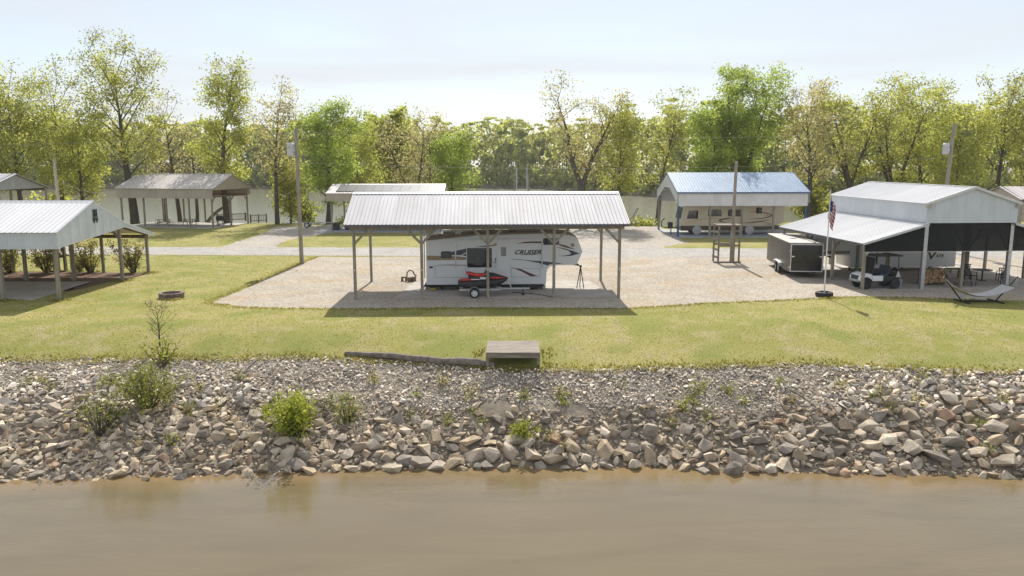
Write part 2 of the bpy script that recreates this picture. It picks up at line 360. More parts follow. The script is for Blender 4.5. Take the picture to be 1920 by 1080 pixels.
patch('gravel_parking', px((1440, 468), (1445, 452), (1500, 440), (1560, 436)) + [Vector((70, 90, 0)), Vector((70, 71, 0))], M['gravel2'], .005, .4)
# grass tufts
rng = np.random.default_rng(5)
def inpoly(x, y, P):
    c = np.zeros(len(x), bool); n = len(P)
    for i in range(n):
        x1, y1 = P[i][0], P[i][1]; x2, y2 = P[(i+1) % n][0], P[(i+1) % n][1]
        k = ((y1 > y) != (y2 > y)) & (x < (x2 - x1) * (y - y1) / (y2 - y1 + 1e-9) + x1); c ^= k
    return c
def quick_mesh(name, V, F, m, parent=None, cols=None, smooth=False):
    V = np.asarray(V, np.float32); F = np.asarray(F, np.int32); k = F.shape[1]
    me = bpy.data.meshes.new(name); me.vertices.add(len(V)); me.vertices.foreach_set('co', V.ravel())
    me.loops.add(F.size); me.loops.foreach_set('vertex_index', F.ravel())
    me.polygons.add(len(F)); me.polygons.foreach_set('loop_start', np.arange(0, F.size, k, dtype=np.int32)); me.polygons.foreach_set('loop_total', np.full(len(F), k, np.int32))
    me.update(calc_edges=True); me.polygons.foreach_set('use_smooth', np.zeros(len(F), bool))
    if cols is not None:
        a = me.attributes.new('tone', 'FLOAT_COLOR', 'POINT'); a.data.foreach_set('color', np.asarray(cols, np.float32).ravel())
    me.materials.append(m)
    return link(name, me, parent)
def tufts(n, x0, x1, y0, y1, h, xy=None):
    if xy is None: x, y = rng.uniform(x0, x1, n), rng.uniform(y0, y1, n)
    else: x, y = xy[:, 0] + rng.normal(0, x0, len(xy)), xy[:, 1] + rng.normal(0, x0, len(xy))
    bad = inpoly(x, y, [(p[0], p[1]) for p in YARD]) | inpoly(x, y, ROAD) | inpoly(x, y, DRIVE)
    bad |= (np.abs(x + 33) < 6.2) & (y > 45.8) & (y < 57.5) | (np.abs(x - .05) < 1.3) & (np.abs(y - 34.7) < 1.3)
    k = ~bad; x, y = x[k], y[k]; z = np.array([zt(a, b) for a, b in zip(x, y)])
    ok = np.array([b > y_lawn(a) - .15 - .6 * max(0, noise.noise((a * .8, b, 3))) for a, b in zip(x, y)]); x, y, z = x[ok], y[ok], z[ok]
    n = len(x); V = []; 
    for i in range(3):
        a = rng.uniform(0, 2 * np.pi, n); s = rng.uniform(.4, 1.2, n) * h; dx, dy = np.cos(a), np.sin(a); wd = s * .35
        lean = rng.normal(0, .5, (2, n)) * s
        V.append(np.stack([np.stack([x - dx * wd, y - dy * wd, z - .005], 1), np.stack([x + dx * wd, y + dy * wd, z - .005], 1), np.stack([x + lean[0], y + lean[1], z + s], 1)], 1))
    return np.concatenate(V, 0).reshape(-1, 3)
def along(pts, n):
    P = np.array([(p[0], p[1]) for p in pts]); d = np.r_[0, np.cumsum(np.hypot(*np.diff(P, axis=0).T))]; u = rng.uniform(0, d[-1], n); return np.stack([np.interp(u, d, P[:, 0]), np.interp(u, d, P[:, 1])], 1)
edge = along(YARD[:14], 6000); ledge = rng.uniform(-26, 26, 4500); ledge = np.stack([ledge, np.array([y_lawn(a) + .1 for a in ledge])], 1)
posts_ = np.array([(-26.3, 45.6), (-26.3, 53.2), (-26.3, 57.1), (-29.55, 45.6), (-16.5, 62.1), (-19.9, 45.9), (18.7, 46.4), (.0, 33.3), (-1.2, 33.6), (1.2, 33.6), (-1.2, 35), (1.2, 35)])
V = np.concatenate([tufts(6000, .3, 0, 0, 1, .09, edge), tufts(4500, .28, 0, 0, 1, .1, ledge), tufts(1400, .28, 0, 0, 1, .12, posts_[rng.integers(0, len(posts_), 1400)]), tufts(60000, -33, 33, 32, 46, .04), tufts(9000, -40, -8, 46, 68, .06), tufts(5000, -45, 0, 75, 92, .06)])
gm = leafmat('grass_blade', (.33, .31, .08), (.44, .37, .13), .6, .15)
tag(quick_mesh('grass', V, np.arange(len(V)).reshape(-1, 3), gm), 'short yellow green lawn grass on the bank', 'grass', kind='stuff')
# ------------------------------------------------------------ riprap stones
def rock_material():
    m = mat('limestone', (.52, .465, .39), (.35, .31, .26), 2.2, .92, bump=.5, bscale=9, spec=.2); n = m.node_tree; b = n.nodes['Principled BSDF']
    src = b.inputs['Base Color'].links[0].from_socket
    a = n.nodes.new('ShaderNodeAttribute'); a.attribute_name = 'tone'
    x = n.nodes.new('ShaderNodeMix'); x.data_type = 'RGBA'; x.blend_type = 'MULTIPLY'; x.inputs[0].default_value = 1
    n.links.new(src, x.inputs[6]); n.links.new(a.outputs['Color'], x.inputs[7]); n.links.new(x.outputs[2], b.inputs['Base Color'])
    return m
M['rock'] = rock_material()
random.seed(3)
def hull(npts, flat):
    bm = bmesh.new()
    for i in range(npts):
        v = Vector((random.gauss(0, 1), random.gauss(0, 1), random.gauss(0, 1))).normalized()
        e = 5; q = (abs(v.x)**e + abs(v.y)**e + abs(v.z)**e) ** (1/e); v = v / q * random.uniform(.8, 1.05)   # towards a block
        bm.verts.new((v.x * .5, v.y * .5 * random.uniform(.85, 1), v.z * .5 * flat))
    r = bmesh.ops.convex_hull(bm, input=bm.verts[:])
    bmesh.ops.delete(bm, geom=[g for g in r['geom_interior'] if isinstance(g, bmesh.types.BMVert)], context='VERTS')
    bmesh.ops.triangulate(bm, faces=bm.faces[:]); bmesh.ops.recalc_face_normals(bm, faces=bm.faces)
    bm.verts.index_update()
    o = np.array([v.co[:] for v in bm.verts]), np.array([[v.index for v in f.verts] for f in bm.faces]); bm.free(); return o
small = [hull(11, random.uniform(.45, .75)) for i in range(24)]
big = [hull(15, random.uniform(.45, .8)) for i in range(24)]
TONES = [(.9, .9, .9), (1.05, 1.03, .98), (.74, .75, .78), (1.15, 1.12, 1.06), (.56, .57, .6), (.98, .9, .79), (.76, .71, .64), (1.25, 1.24, 1.24)]
def bank(t, x): yl, yw = y_lawn(x), y_water(x); return yl + (yw - yl) * t
def rocksize(x, t):          # typical stone size across the bank
    rightness = min(1, max(0, (x - 11 + 5 * (t - .3)) / 5))
    left = min(1, max(0, (-6 - x) / 6))
    mid = .165 + .07 * noise.noise((x * .6, t * 5, 2)) + .40 * max(0, t - .42) / .58
    l = .16 + .22 * min(1, t / .5); r = .40 if t > .12 else .24
    s = mid * (1 - rightness) + r * rightness
    return s * (1 - left) + l * left
placed = []; grid = {}
def free(x, y, r):
    gx, gy = int(x // 1.2), int(y // 1.2)
    for i in (-1, 0, 1):
        for j in (-1, 0, 1):
            for (a, b, q) in grid.get((gx + i, gy + j), ()):
                if (a - x) ** 2 + (b - y) ** 2 < ((q + r) * .72) ** 2: return False
    grid.setdefault((gx, gy), []).append((x, y, r)); return True
def try_stone(s_, x, t):
    y = bank(t, x)
    if .3 < t < .66 and -13 < x < 9 and noise.noise((x * .35, y * .7, 5)) > .2 and s_ < .3: return     # soil shows through
    if free(x, y, s_ * .5): placed.append((s_, x, y, t))
for i in range(420):          # the large blocks, mostly low on the bank and to the right
    x = random.uniform(-25, 25); t = random.uniform(.3, .97); s_ = rocksize(x, t) * random.uniform(1.3, 2.1)
    if x < -5: s_ *= .8
    try_stone(min(s_, .95), x, t)
for k, (n_, lo_, hi_) in enumerate(((5200, .8, 1.35), (14000, .5, .85), (60000, .24, .5))):
    for i in range(n_):
        x = random.uniform(-25.5, 25.5); t = random.uniform(-.03, 1.03); try_stone(rocksize(x, t) * random.uniform(lo_, hi_), x, t)
placed.sort(reverse=True)
print('stones', len(placed)); placed = placed[:22000]
nb = [p for p in placed if True][:300]
rest = placed[300:]
def rmat(): 
    return (Matrix.Rotation(random.uniform(0, 6.28), 3, 'Z') @ Matrix.Rotation(random.gauss(0, .4), 3, 'X') @ Matrix.Rotation(random.gauss(0, .4), 3, 'Y'))
VV = []; FF = []; CC = []; n0 = 0
for s, x, y, t in rest:
    v, f = random.choice(small); Rm = np.array(rmat()); sc = np.array([random.uniform(1, 1.35), random.uniform(.75, 1), 1]) * s
    q = (v * sc) @ Rm.T + np.array([x, y, zt(x, y) + s * .12]); VV.append(q); FF.append(f + n0); n0 += len(v)
    c = np.array(random.choice(TONES)) * random.uniform(.72, 1.22); c = c * 1.7 if t < .45 else c * np.array([1.1, 1.03, .92])
    if random.random() < .012: c = np.array([.9, .68, .55])
    CC.append(np.tile(np.append(c, 1), (len(v), 1)))
tag(quick_mesh('riprap_stones', np.concatenate(VV), np.concatenate(FF), M['rock'], cols=np.concatenate(CC)), 'small grey and tan broken stones covering the bank', 'stones', kind='stuff')
rock_meshes = []
for i, (v, f) in enumerate(big):
    for k in range(2):
        c = np.array(TONES[(i * 2 + k) % len(TONES)]) * np.array([1.05, 1.0, .93])
        if i % 12 == 5 and k: c = np.array([.92, .68, .54])
        o = quick_mesh('boulder', v, f, M['rock'], cols=np.tile(np.append(c, 1), (len(v), 1))); rock_meshes.append(o.data); bpy.data.objects.remove(o)
for s, x, y, t in nb:
    k = random.randrange(len(rock_meshes)); red = (k // 2) % 12 == 5 and k % 2
    e = rmat().to_euler()
    o = link('boulder', rock_meshes[k], None, (x, y, zt(x, y) + s * .14), e); o.scale = (s * random.uniform(1, 1.3), s * random.uniform(.8, 1), s)
    zone = 'right at the waterline' if t > .82 else 'halfway up the bank' if t > .4 else 'near the top of the bank'
    near = [w_ for x_, w_ in ((-15, 'below the fire pit lawn'), (-10.5, 'below the dead sapling'), (-6, 'near the lime green shrub'), (-2, 'below the fallen log'), (2.5, 'below the wooden platform'), (8, 'between the platform and the flagpole'), (15, 'below the flagpole'), (99, 'below the hammock')) if x < x_][0]
    tone = ['grey tan', 'pale tan', 'bluish grey', 'pale', 'dark grey', 'warm tan', 'brown grey', 'whitish'][k % 8]
    if red: tag(o, f'reddish sandstone boulder {zone} {near}', 'boulder', 'riprap boulders')
    else: tag(o, f'{"large" if s > .55 else "medium"} angular {tone} boulder {zone} {near}', 'boulder', 'riprap boulders')
# ------------------------------------------------------------ metal roofs and carports
def ribbed(name, wd, S, m, rib=.25, h=.04):
    pr = [(0, 0)]; k = max(1, round(wd / rib)); st = wd / k
    for i in range(k):
        c = (i + .5) * st; pr += [(c - .034, 0), (c - .02, h), (c + .02, h), (c + .034, 0)]
    pr.append((wd, 0)); b = MB(); n = len(pr)
    b.prism(pr + [(wd, -.012), (0, -.012)], 0, S)
    return b.mesh(name, m)
def slope(parent, x0, x1, ye, ze, yr, zr, m, pw=.915, rib=.25, name='roof_panel'):
    n = max(1, round((x1 - x0) / pw)); wd = (x1 - x0) / n; S = math.hypot(yr - ye, zr - ze); a = math.atan2(zr - ze, abs(yr - ye))
    me = ribbed(name, wd, S, m, rib)
    for i in range(n):
        if yr > ye: link(name, me, parent, (x0 + i * wd, ye, ze), (a, 0, 0))
        else: link(name, me, parent, (x0 + (i + 1) * wd, ye, ze), (a, 0, math.pi))
def siding(parent, p0, p1, z0, z1, m, name='siding_panel', pw=.915, rib=.2):       # upright ribbed sheets from p0 to p1 (plan), facing right-hand side
    p0 = Vector(p0); p1 = Vector(p1); d = p1 - p0; n = max(1, round(d.length / pw)); wd = d.length / n; a = math.atan2(d.y, d.x)
    me = ribbed(name, wd, z1 - z0, m, rib, .02)
    for i in range(n):
        q = p0 + d * (i / n); link(name, me, parent, (q.x, q.y, z0), (math.pi / 2, 0, a))
def gable(parent, x, yf, yb, yr, z0f, zf, zr, zb, m, side=1, name='gable_panel', z0b=None):    # gable wall in sheets; z0: lower edge, zf/zb eaves, zr ridge
    n = round((yb - yf) / .46)
    for i in range(n):
        a = yf + (yb - yf) * i / n; b = yf + (yb - yf) * (i + 1) / n
        def top(y): return zf + (zr - zf) * (y - yf) / (yr - yf) if y < yr else zr + (zb - zr) * (y - yr) / (yb - yr)
        def bot(y): return z0f if z0b is None else z0f + (z0b - z0f) * (y - yf) / (yb - yf)
        k = MB(); pts = [(a, bot(a)), (b, bot(b)), (b, top(b))] + ([(yr, zr)] if a < yr < b else []) + [(a, top(a))]
        o = .012 if i % 2 else 0
        k.prism(pts, x - .02, x + .02 + o * side, 'yz'); k.build(name, m, parent)
def post(parent, x, y, h, w_=.16, m=None, z0=-.3, name='post'):
    return MB().box((x, y, (h + z0) / 2), (w_, w_, h - z0)).build(name, m or M['post'], parent, bevel=.008)
def brace(parent, a, b, m=None, w_=.09, name='knee_brace'):
    return MB().beam(a, b, w_, .14).build(name, m or M['post'], parent)
RZ = R(2.4)
# main carport -------------------------------------------------
c0 = G(667, 562)
cp = empty('carport', c0, RZ, 'open post carport with white ribbed metal roof sheltering the white fifth wheel trailer', 'carport')
Lc, Wc, He = 15.45, 7.0, 4.25
xs = [0, 3.88, 7.72, 11.6, Lc]
for x in xs:
    post(cp, x, 0, He + .1)
    post(cp, x, Wc, He + .1)
for yy in (-.1, Wc + .1):
    MB().beam((-.25, yy, He - .02), (Lc + .25, yy, He - .02), .05, .26).build('header_beam', M['post'], cp)
    MB().beam((-.25, yy * 0 + (.1 if yy < 1 else Wc - .1), He - .02), (Lc + .25, (.1 if yy < 1 else Wc - .1), He - .02), .05, .26).build('header_beam', M['post'], cp)
for i, x in enumerate(xs):
    for s in (-1, 1):
        if 0 <= x + s * .8 <= Lc:
            brace(cp, (x + s * .05, -.0, He - .95), (x + s * .85, -.0, He - .12)); brace(cp, (x + s * .05, Wc, He - .95), (x + s * .85, Wc, He - .12))
zr_ = 6.0; ye_ = -.55
for i in range(9):
    x = Lc * i / 8
    for s in (0, 1):
        a = (x, -.5 if not s else Wc + .5, 4.30); MB().beam(a, (x, Wc / 2, zr_ - .13), .045, .16).build('rafter', M['wood'], cp)
    MB().beam((x, -.1, He + .13), (x, Wc + .1, He + .13), .045, .14).build('tie_beam', M['wood'], cp)
slope(cp, -.45, Lc + .45, ye_, 4.42, Wc / 2, zr_ + .06, M['white_roof'])
slope(cp, -.45, Lc + .45, Wc + .55, 4.42, Wc / 2, zr_ + .06, M['white_roof'])
k = MB(); k.prism([(Wc / 2 - .24, zr_ - .03 + .02), (Wc / 2, zr_ + .115), (Wc / 2 + .24, zr_ - .01), (Wc / 2 + .24, zr_ + .02), (Wc / 2, zr_ + .14), (Wc / 2 - .24, zr_ + .02)], -.47, Lc + .47, 'yz'); k.build('ridge_cap', M['white_metal'], cp)
for yy in (ye_ - .012, Wc + .562): MB().b2((-.46, yy - .01, 4.27), (Lc + .46, yy + .01, 4.415)).build('fascia', M['fascia'], cp)
for x in (-.465, Lc + .465):
    for s in (0, 1): MB().beam((x, ye_ if not s else Wc + .55, 4.40), (x, Wc / 2, zr_ + .05), .025, .15).build('rake_trim', M['white_metal'], cp)
for x in xs[:4] + [Lc]:
    MB().box((x + .0, -.087, 1.75), (.07, .015, .11)).build('outlet_plate', M['white_metal'], cp)
T = cp.matrix_basis.copy() if False else Matrix.Translation(c0) @ Matrix.Rotation(RZ, 4, 'Z')
def onC(x, y, z=0): return T @ Vector((x, y, z))
patch('concrete_slab', [onC(2.2, .25), onC(Lc - .15, .25), onC(Lc - .9, 6.6), onC(2.9, 6.6)], M['concrete'], .05, 0, .12)
# left carport ------------------------------------------------
x1 = -26.3; y0 = 45.6; yr = 49.45; y2 = 53.2; y3 = 57.1
lc = empty('carport', (x1, y0, 0), 0, 'white sided carport with black emblem on its gable and a rear lean-to', 'carport')
for i in range(5):
    x = -3.25 * i
    post(lc, x, 0, 3.75, .19); post(lc, x, y2 - y0, 3.75, .19); post(lc, x - .0, y3 - y0, 2.75, .17)
    if i: brace(lc, (x, 0, 2.9), (x + .7, 0, 3.62)); brace(lc, (x, y2 - y0, 2.9), (x + .7, y2 - y0, 3.62))
    brace(lc, (x, 0, 2.9), (x - .7, 0, 3.62)); brace(lc, (x, y2 - y0, 2.9), (x - .7, y2 - y0, 3.62))
    MB().beam((x, -.1, 3.66), (x, y2 - y0 + .1, 3.66), .09, .22).build('tie_beam', M['brownwood'], lc)
    for s in (-1, 1): MB().beam((x, yr - y0, 5.3), (x, yr - y0 + s * 3.9, 3.82), .06, .16).build('rafter', M['brownwood'], lc)
    MB().beam((x, y2 - y0, 3.7), (x, y3 - y0 + .3, 2.75), .06, .16).build('rafter', M['brownwood'], lc)
for yy, z in ((0, 3.62), (y2 - y0, 3.62), (y3 - y0, 2.66)): MB().beam((.1, yy, z), (-13.3, yy, z), .1, .24).build('header_beam', M['brownwood'], lc)
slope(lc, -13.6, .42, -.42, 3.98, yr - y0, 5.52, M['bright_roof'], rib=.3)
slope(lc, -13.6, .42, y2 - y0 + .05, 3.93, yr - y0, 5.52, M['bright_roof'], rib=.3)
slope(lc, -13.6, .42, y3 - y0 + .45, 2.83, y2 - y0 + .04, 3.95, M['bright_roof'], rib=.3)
k = MB(); k.prism([(yr - y0 - .22, 5.45), (yr - y0, 5.55), (yr - y0 + .22, 5.45), (yr - y0, 5.60)], -13.6, .44, 'yz'); k.build('ridge_cap', M['white_metal'], lc)
siding(lc, (-13.5, -.3), (.34, -.3), 3.02, 3.97, M['siding'])
gable(lc, .36, -.3, y2 - y0 + .1, yr - y0, 3.06, 3.92, 5.46, 3.9, M['siding'], z0b=3.62)
k = MB(); k.prism([(y2 - y0 + .1, 3.62), (y3 - y0 + .4, 2.62), (y3 - y0 + .4, 2.84), (y2 - y0 + .1, 3.9)], .34, .385, 'yz'); k.build('gable_panel', M['siding'], lc)
for a, b in (((.39, -.42, 3.94), (.39, yr - y0, 5.5)), ((.39, yr - y0, 5.5), (.39, y2 - y0 + .1, 3.92)), ((.39, y2 - y0 + .1, 3.92), (.39, y3 - y0 + .45, 2.8))):
    MB().beam(a, b, .03, .13).build('rake_trim', M['siding'], lc)
# black emblem on the gable: two upright bars and a middle peak over two drops
k = MB(); cy, cz = yr - y0 + .1, 4.62; X0, X1 = .398, .43
for s in (-1, 1):
    k.prism([(cy + s * .13, cz), (cy + s * .25, cz), (cy + s * .22, cz + .34), (cy + s * .33, cz + .42), (cy + s * .14, cz + .42)], X0, X1, 'yz')
    k.prism([(cy + s * .03, cz - .10), (cy + s * .30, cz - .10), (cy + s * .28, cz - .26), (cy + s * .15, cz - .44), (cy + s * .05, cz - .26)], X0, X1, 'yz')
k.prism([(cy - .10, cz), (cy + .10, cz), (cy + .04, cz + .2), (cy + .08, cz + .36), (cy, cz + .46), (cy - .08, cz + .36), (cy - .04, cz + .2)], X0, X1, 'yz')
k.prism([(cy - .3, cz - .07), (cy + .3, cz - .07), (cy + .27, cz - .02), (cy - .27, cz - .02)], X0, X1, 'yz')
k.build('emblem', M['black'], lc)
patch('concrete_slab', [G(-60, 556), G(62, 563), G(170, 529), G(-60, 529)], M['concrete'], .04, 0, .1)
patch('mulch_bed', [G(-80, 530), G(172, 530), G(120, 548), G(160, 540), G(225, 524), G(284, 513), G(100, 509), G(-80, 509)], M['mulch'], .02, .12)
# left far pavilion -------------------------------------------
pv = empty('pavilion', (-36.0, 95.9, 0), R(-11), 'tan metal pavilion with open sides by the lake and a dark railing', 'pavilion')
W = 8.2; Lp = 12.2
for i in range(5):
    x = -Lp * i / 4
    post(pv, x, 0, 3.7, .17); post(pv, x, W, 3.7, .17)
    MB().beam((x, 0, 3.75), (x, W, 3.75), .08, .2).build('tie_beam', M['brownwood'], pv)
for yy in (0, W): MB().beam((.1, yy, 3.72), (-Lp - .1, yy, 3.72), .09, .24).build('header_beam', M['brownwood'], pv)
for s in (-1, 1): brace(pv, (0, W / 2 + s * .1, 3.1), (0, W / 2 + s * 1.0, 3.75)); 
post(pv, 0, W / 2, 3.8, .2); brace(pv, (0, W, 3.0), (0, W - .8, 3.7)); brace(pv, (0, 0, 3.0), (0, .8, 3.7))
slope(pv, -Lp - .5, .5, -.5, 4.72, W / 2, 6.35, M['tan_roof'], rib=.45)
slope(pv, -Lp - .5, .5, W + .5, 4.72, W / 2, 6.35, M['tan_roof'], rib=.45)
siding(pv, (-Lp - .35, -.3), (.32, -.3), 3.55, 4.74, M['tan_siding'])
siding(pv, (.32, W + .3), (-Lp - .35, W + .3), 3.75, 4.74, M['tan_siding'])
gable(pv, .34, -.3, W + .3, W / 2, 4.55, 4.72, 6.28, 4.72, M['tan_siding'])
gable(pv, -Lp - .36, -.3, W + .3, W / 2, 4.55, 4.72, 6.28, 4.72, M['tan_siding'], -1)
k = MB(); k.prism([(W / 2 - .2, 6.3), (W / 2, 6.38), (W / 2 + .2, 6.3), (W / 2, 6.43)], -Lp - .5, .52, 'yz'); k.build('ridge_cap', M['tan_roof'], pv)
patch('pavilion_floor', [Vector((-49, 97.8, 0)), Vector((-35.8, 95.3, 0)), Vector((-34.2, 103.8, 0)), Vector((-47.4, 106, 0))], M['concrete'], .03, 0, .08)
# railing beside the pavilion
def railing(a, b, label):
    a = Vector(a); b = Vector(b); d = b - a; e = empty('railing', a, math.atan2(d.y, d.x), label, 'railing'); l = d.length
    for x in (0, l / 2, l): MB().box((x, 0, .55), (.14, .14, 1.15)).build('post', M['brownwood'], e)
    for z in (.2, .95): MB().b2((0, -.03, z), (l, .03, z + .09)).build('rail', M['brownwood'], e)
    me = MB().b2((-.02, -.02, .25), (.02, .02, .96)).mesh('baluster', M['brownwood'])
    for i in range(int(l / .22)): link('baluster', me, e, ((i + .5) * .22, .0, 0))
railing(G(408, 417), G(461, 414), 'long dark wooden railing with balusters beside the tan pavilion')
railing(G(470, 418), G(500, 417), 'short dark wooden railing near the tree right of the pavilion')
# solar roofed building ---------------------------------------
sb = empty('shelter', (-20.5, 90.6, 0), R(1.5), 'tan shelter with dark solar panels across its low roof', 'shelter')
Ls, Ws = 12.3, 8.
for i in range(5):
    post(sb, Ls * i / 4, 0, 3.6, .15); post(sb, Ls * i / 4, Ws, 3.6, .15)
slope(sb, -.5, Ls + .5, -.5, 4.42, Ws / 2, 5.35, M['tan_roof'], rib=.4); slope(sb, -.5, Ls + .5, Ws + .5, 4.42, Ws / 2, 5.35, M['tan_roof'], rib=.4)
siding(sb, (-.4, -.36), (Ls + .4, -.36), 3.5, 4.42, M['tan_siding'])
gable(sb, -.42, -.36, Ws + .36, Ws / 2, 3.5, 4.38, 5.3, 4.38, M['tan_siding'], -1); gable(sb, Ls + .42, -.36, Ws + .36, Ws / 2, 3.5, 4.38, 5.3, 4.38, M['tan_siding'])
a = math.atan2(.93, 4.5)
for i in range(11):
    o = MB().box((.5, 1.72, .03), (1.0, 3.3, .035)).build('solar_panel', M['solar'], sb, (.55 + i * 1.03, -.05, 4.56), (a, 0, 0))
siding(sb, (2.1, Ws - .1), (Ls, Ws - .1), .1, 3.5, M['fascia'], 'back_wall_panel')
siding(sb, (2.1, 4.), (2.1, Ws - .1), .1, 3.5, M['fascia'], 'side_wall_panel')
patch('shelter_floor', [Vector((-22.4, 89.8, 0)), Vector((-7.6, 90.2, 0)), Vector((-7.8, 98.5, 0)), Vector((-22.6, 98.5, 0))], M['blueslab'], .05, 0, .1)
# blue roofed carport -----------------------------------------
bc = empty('carport', (17.6, 84.4, 0), R(2), 'blue metal roofed carport with white siding band over the tan motorhome', 'carport')
Lb, Wb = 13.6, 9.4
for i in range(5):
    x = Lb * i / 4; m_ = M['blue_trim'] if i in (0, 4) else M['post']
    post(bc, x, 0, 4.0, .2, m_); post(bc, x, Wb, 4.0, .22, M['post'])
slope(bc, -.3, Lb + .3, -.4, 4.76, Wb / 2, 6.75, M['blue_metal'], rib=.3); slope(bc, -.3, Lb + .3, Wb + .4, 4.76, Wb / 2, 6.75, M['blue_metal'], rib=.3)
siding(bc, (-.1, -.24), (Lb + .1, -.24), 3.32, 4.66, M['white_metal'], rib=.23)
siding(bc, (Lb + .1, Wb + .24), (-.1, Wb + .24), 3.4, 4.7, M['white_metal'], rib=.23)
MB().b2((-.33, -.43, 4.64), (Lb + .33, -.4, 4.78)).build('eave_trim', M['blue_trim'], bc)
for x in (-.22, Lb + .22):   # gable bands with a raised middle opening
    for s, ya, yb_ in ((0, -.24, Wb / 2), (1, Wb / 2, Wb + .24)):
        z = lambda y: 4.66 + (6.66 - 4.66) * (1 - abs(y - Wb / 2) / (Wb / 2 + .24))
        k = MB(); lo = lambda y: max(3.6, z(y) - 1.05) if abs(y - Wb / 2) > 1.2 else z(1.2 * (-1 if y < Wb / 2 else 1) + Wb / 2) - 1.05
        yy = [ya + (yb_ - ya) * i / 8 for i in range(9)]
        k.prism([(y, z(y)) for y in yy] + [(y, lo(y)) for y in yy[::-1]], x - .02, x + .02, 'yz'); k.build('gable_panel', M['white_metal'], bc)
    for s in (-1, 1): MB().beam((x * 1.3 if x < 0 else x + .07, Wb / 2 + s * (Wb / 2 + .4), 4.72), (x * 1.3 if x < 0 else x + .07, Wb / 2, 6.72), .03, .14).build('rake_trim', M['blue_trim'], bc)
for i in range(7):
    x = Lb * i / 6
    for s in (-1, 1): MB().beam((x, Wb / 2, 6.6), (x, Wb / 2 + s * (Wb / 2 + .2), 4.66), .05, .16).build('rafter', M['wood'], bc)
for i in range(1, 8):
    for s in (-1, 1): MB().beam((-.1, Wb / 2 + s * i * .6, 6.66 - i * .255), (Lb, Wb / 2 + s * i * .6, 6.66 - i * .255), .09, .04).build('purlin', M['wood'], bc)
patch('carport_floor', [Vector((17.2, 83.6, 0)), Vector((31.6, 84.2, 0)), Vector((31.2, 94.6, 0)), Vector((16.8, 94.2, 0))], M['blueslab'], .03, 0, .1)
# big white building on the right ------------------------------
rb = empty('pole_barn', (25.8, 49.6, 0), R(4.1), 'tall white metal pole barn with lean-to roofs and black shade screens', 'barn')
Lr, Wr, wl = 12.5, 5.6, 3.95
for y in (0, 4.1, 8.2, 12.3):
    post(rb, 0, y, 4.4, .2 if y else .24, M['post'] if y else M['steel']); post(rb, Wr, y, 4.4, .22, M['post'] if y else M['steel']); post(rb, -wl + .1, y, 2.95, .17); post(rb, Wr + 4.2, y, 2.95, .17)
for y in (0, 4.1, 8.2): brace(rb, (-wl + .15, y, 2.2), (-wl + .75, y, 3.0), M['steel'] if not y else None, .07)
def yslope(parent, ya, yb, xe, ze, xr, zr, m, rib=.3, name='roof_panel'):
    n = round((yb - ya) / .915); wd = (yb - ya) / n; S = math.hypot(xr - xe, zr - ze); a = math.atan2(zr - ze, abs(xr - xe)); me = ribbed(name, wd, S, m, rib)
    for i in range(n):
        if xr > xe: link(name, me, parent, (xe, ya + (i + 1) * wd, ze), (a, 0, -math.pi / 2))
        else: link(name, me, parent, (xe, ya + i * wd, ze), (a, 0, math.pi / 2))
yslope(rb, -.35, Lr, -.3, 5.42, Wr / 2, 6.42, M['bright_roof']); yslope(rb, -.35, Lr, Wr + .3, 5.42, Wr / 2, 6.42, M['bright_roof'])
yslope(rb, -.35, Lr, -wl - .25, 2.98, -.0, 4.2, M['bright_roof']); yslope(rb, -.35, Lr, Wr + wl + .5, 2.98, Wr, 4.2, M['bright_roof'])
siding(rb, (-.12, Lr), (-.12, -.2), 4.2, 5.42, M['siding']); siding(rb, (Wr + .12, -.2), (Wr + .12, Lr), 4.2, 5.42, M['siding'])
def xgable(y, z0):
    n = 12
    for i in range(n):
        a = -.14 + (Wr + .28) * i / n; b = -.14 + (Wr + .28) * (i + 1) / n; t = lambda x: 5.42 + .98 * (1 - abs(x - Wr / 2) / (Wr / 2 + .14))
        k = MB(); k.prism([(a, z0), (b, z0), (b, t(b))] + ([(Wr / 2, 6.4)] if a < Wr / 2 < b - 1e-6 else []) + [(a, t(a))], y - .02 - .012 * (i % 2), y + .02); k.build('gable_panel', M['siding'], rb)
xgable(-.2, 4.2); xgable(Lr - .1, 4.2)
for s in (-1, 1): MB().beam((Wr / 2 + s * (Wr / 2 + .32), -.36, 5.38), (Wr / 2, -.36, 6.40), .04, .15).build('rake_trim', M['white_metal'], rb)
MB().beam((Wr / 2, -.36, 6.43), (Wr / 2, Lr + .02, 6.43), .3, .03).build('ridge_cap', M['white_metal'], rb)
MB().b2((-wl - .27, -.36, 2.82), (-wl - .24, Lr, 2.97)).build('eave_trim', M['fascia'], rb); MB().beam((-wl - .25, -.37, 2.92), (0, -.37, 4.14), .03, .15).build('rake_trim', M['steel'], rb); MB().beam((Wr + wl + .5, -.37, 2.92), (Wr, -.37, 4.14), .03, .15).build('rake_trim', M['steel'], rb)
for s in (-.1, Wr + .1): MB().box((s, -.32, 5.25), (.3, .16, .18)).build('floodlight', M['tan_siding'], rb)
MB().b2((0, -.1, 2.42), (Wr, -.085, 4.2)).build('shade_screen', M['mesh'], rb)
k = MB(); k.prism([(-wl + .05, 2.42), (-.06, 2.42), (-.06, 4.12), (-wl + .05, 2.9)], -.1, -.085); k.build('shade_screen', M['mesh'], rb)
k = MB(); k.prism([(Wr + wl + .3, 2.42), (Wr + .06, 2.42), (Wr + .06, 4.12), (Wr + wl + .3, 2.9)], -.1, -.085); k.build('shade_screen', M['mesh'], rb)
MB().beam((-wl, -.1, 2.41), (Wr + wl, -.1, 2.41), .03, .03).build('screen_bar', M['steel'], rb)
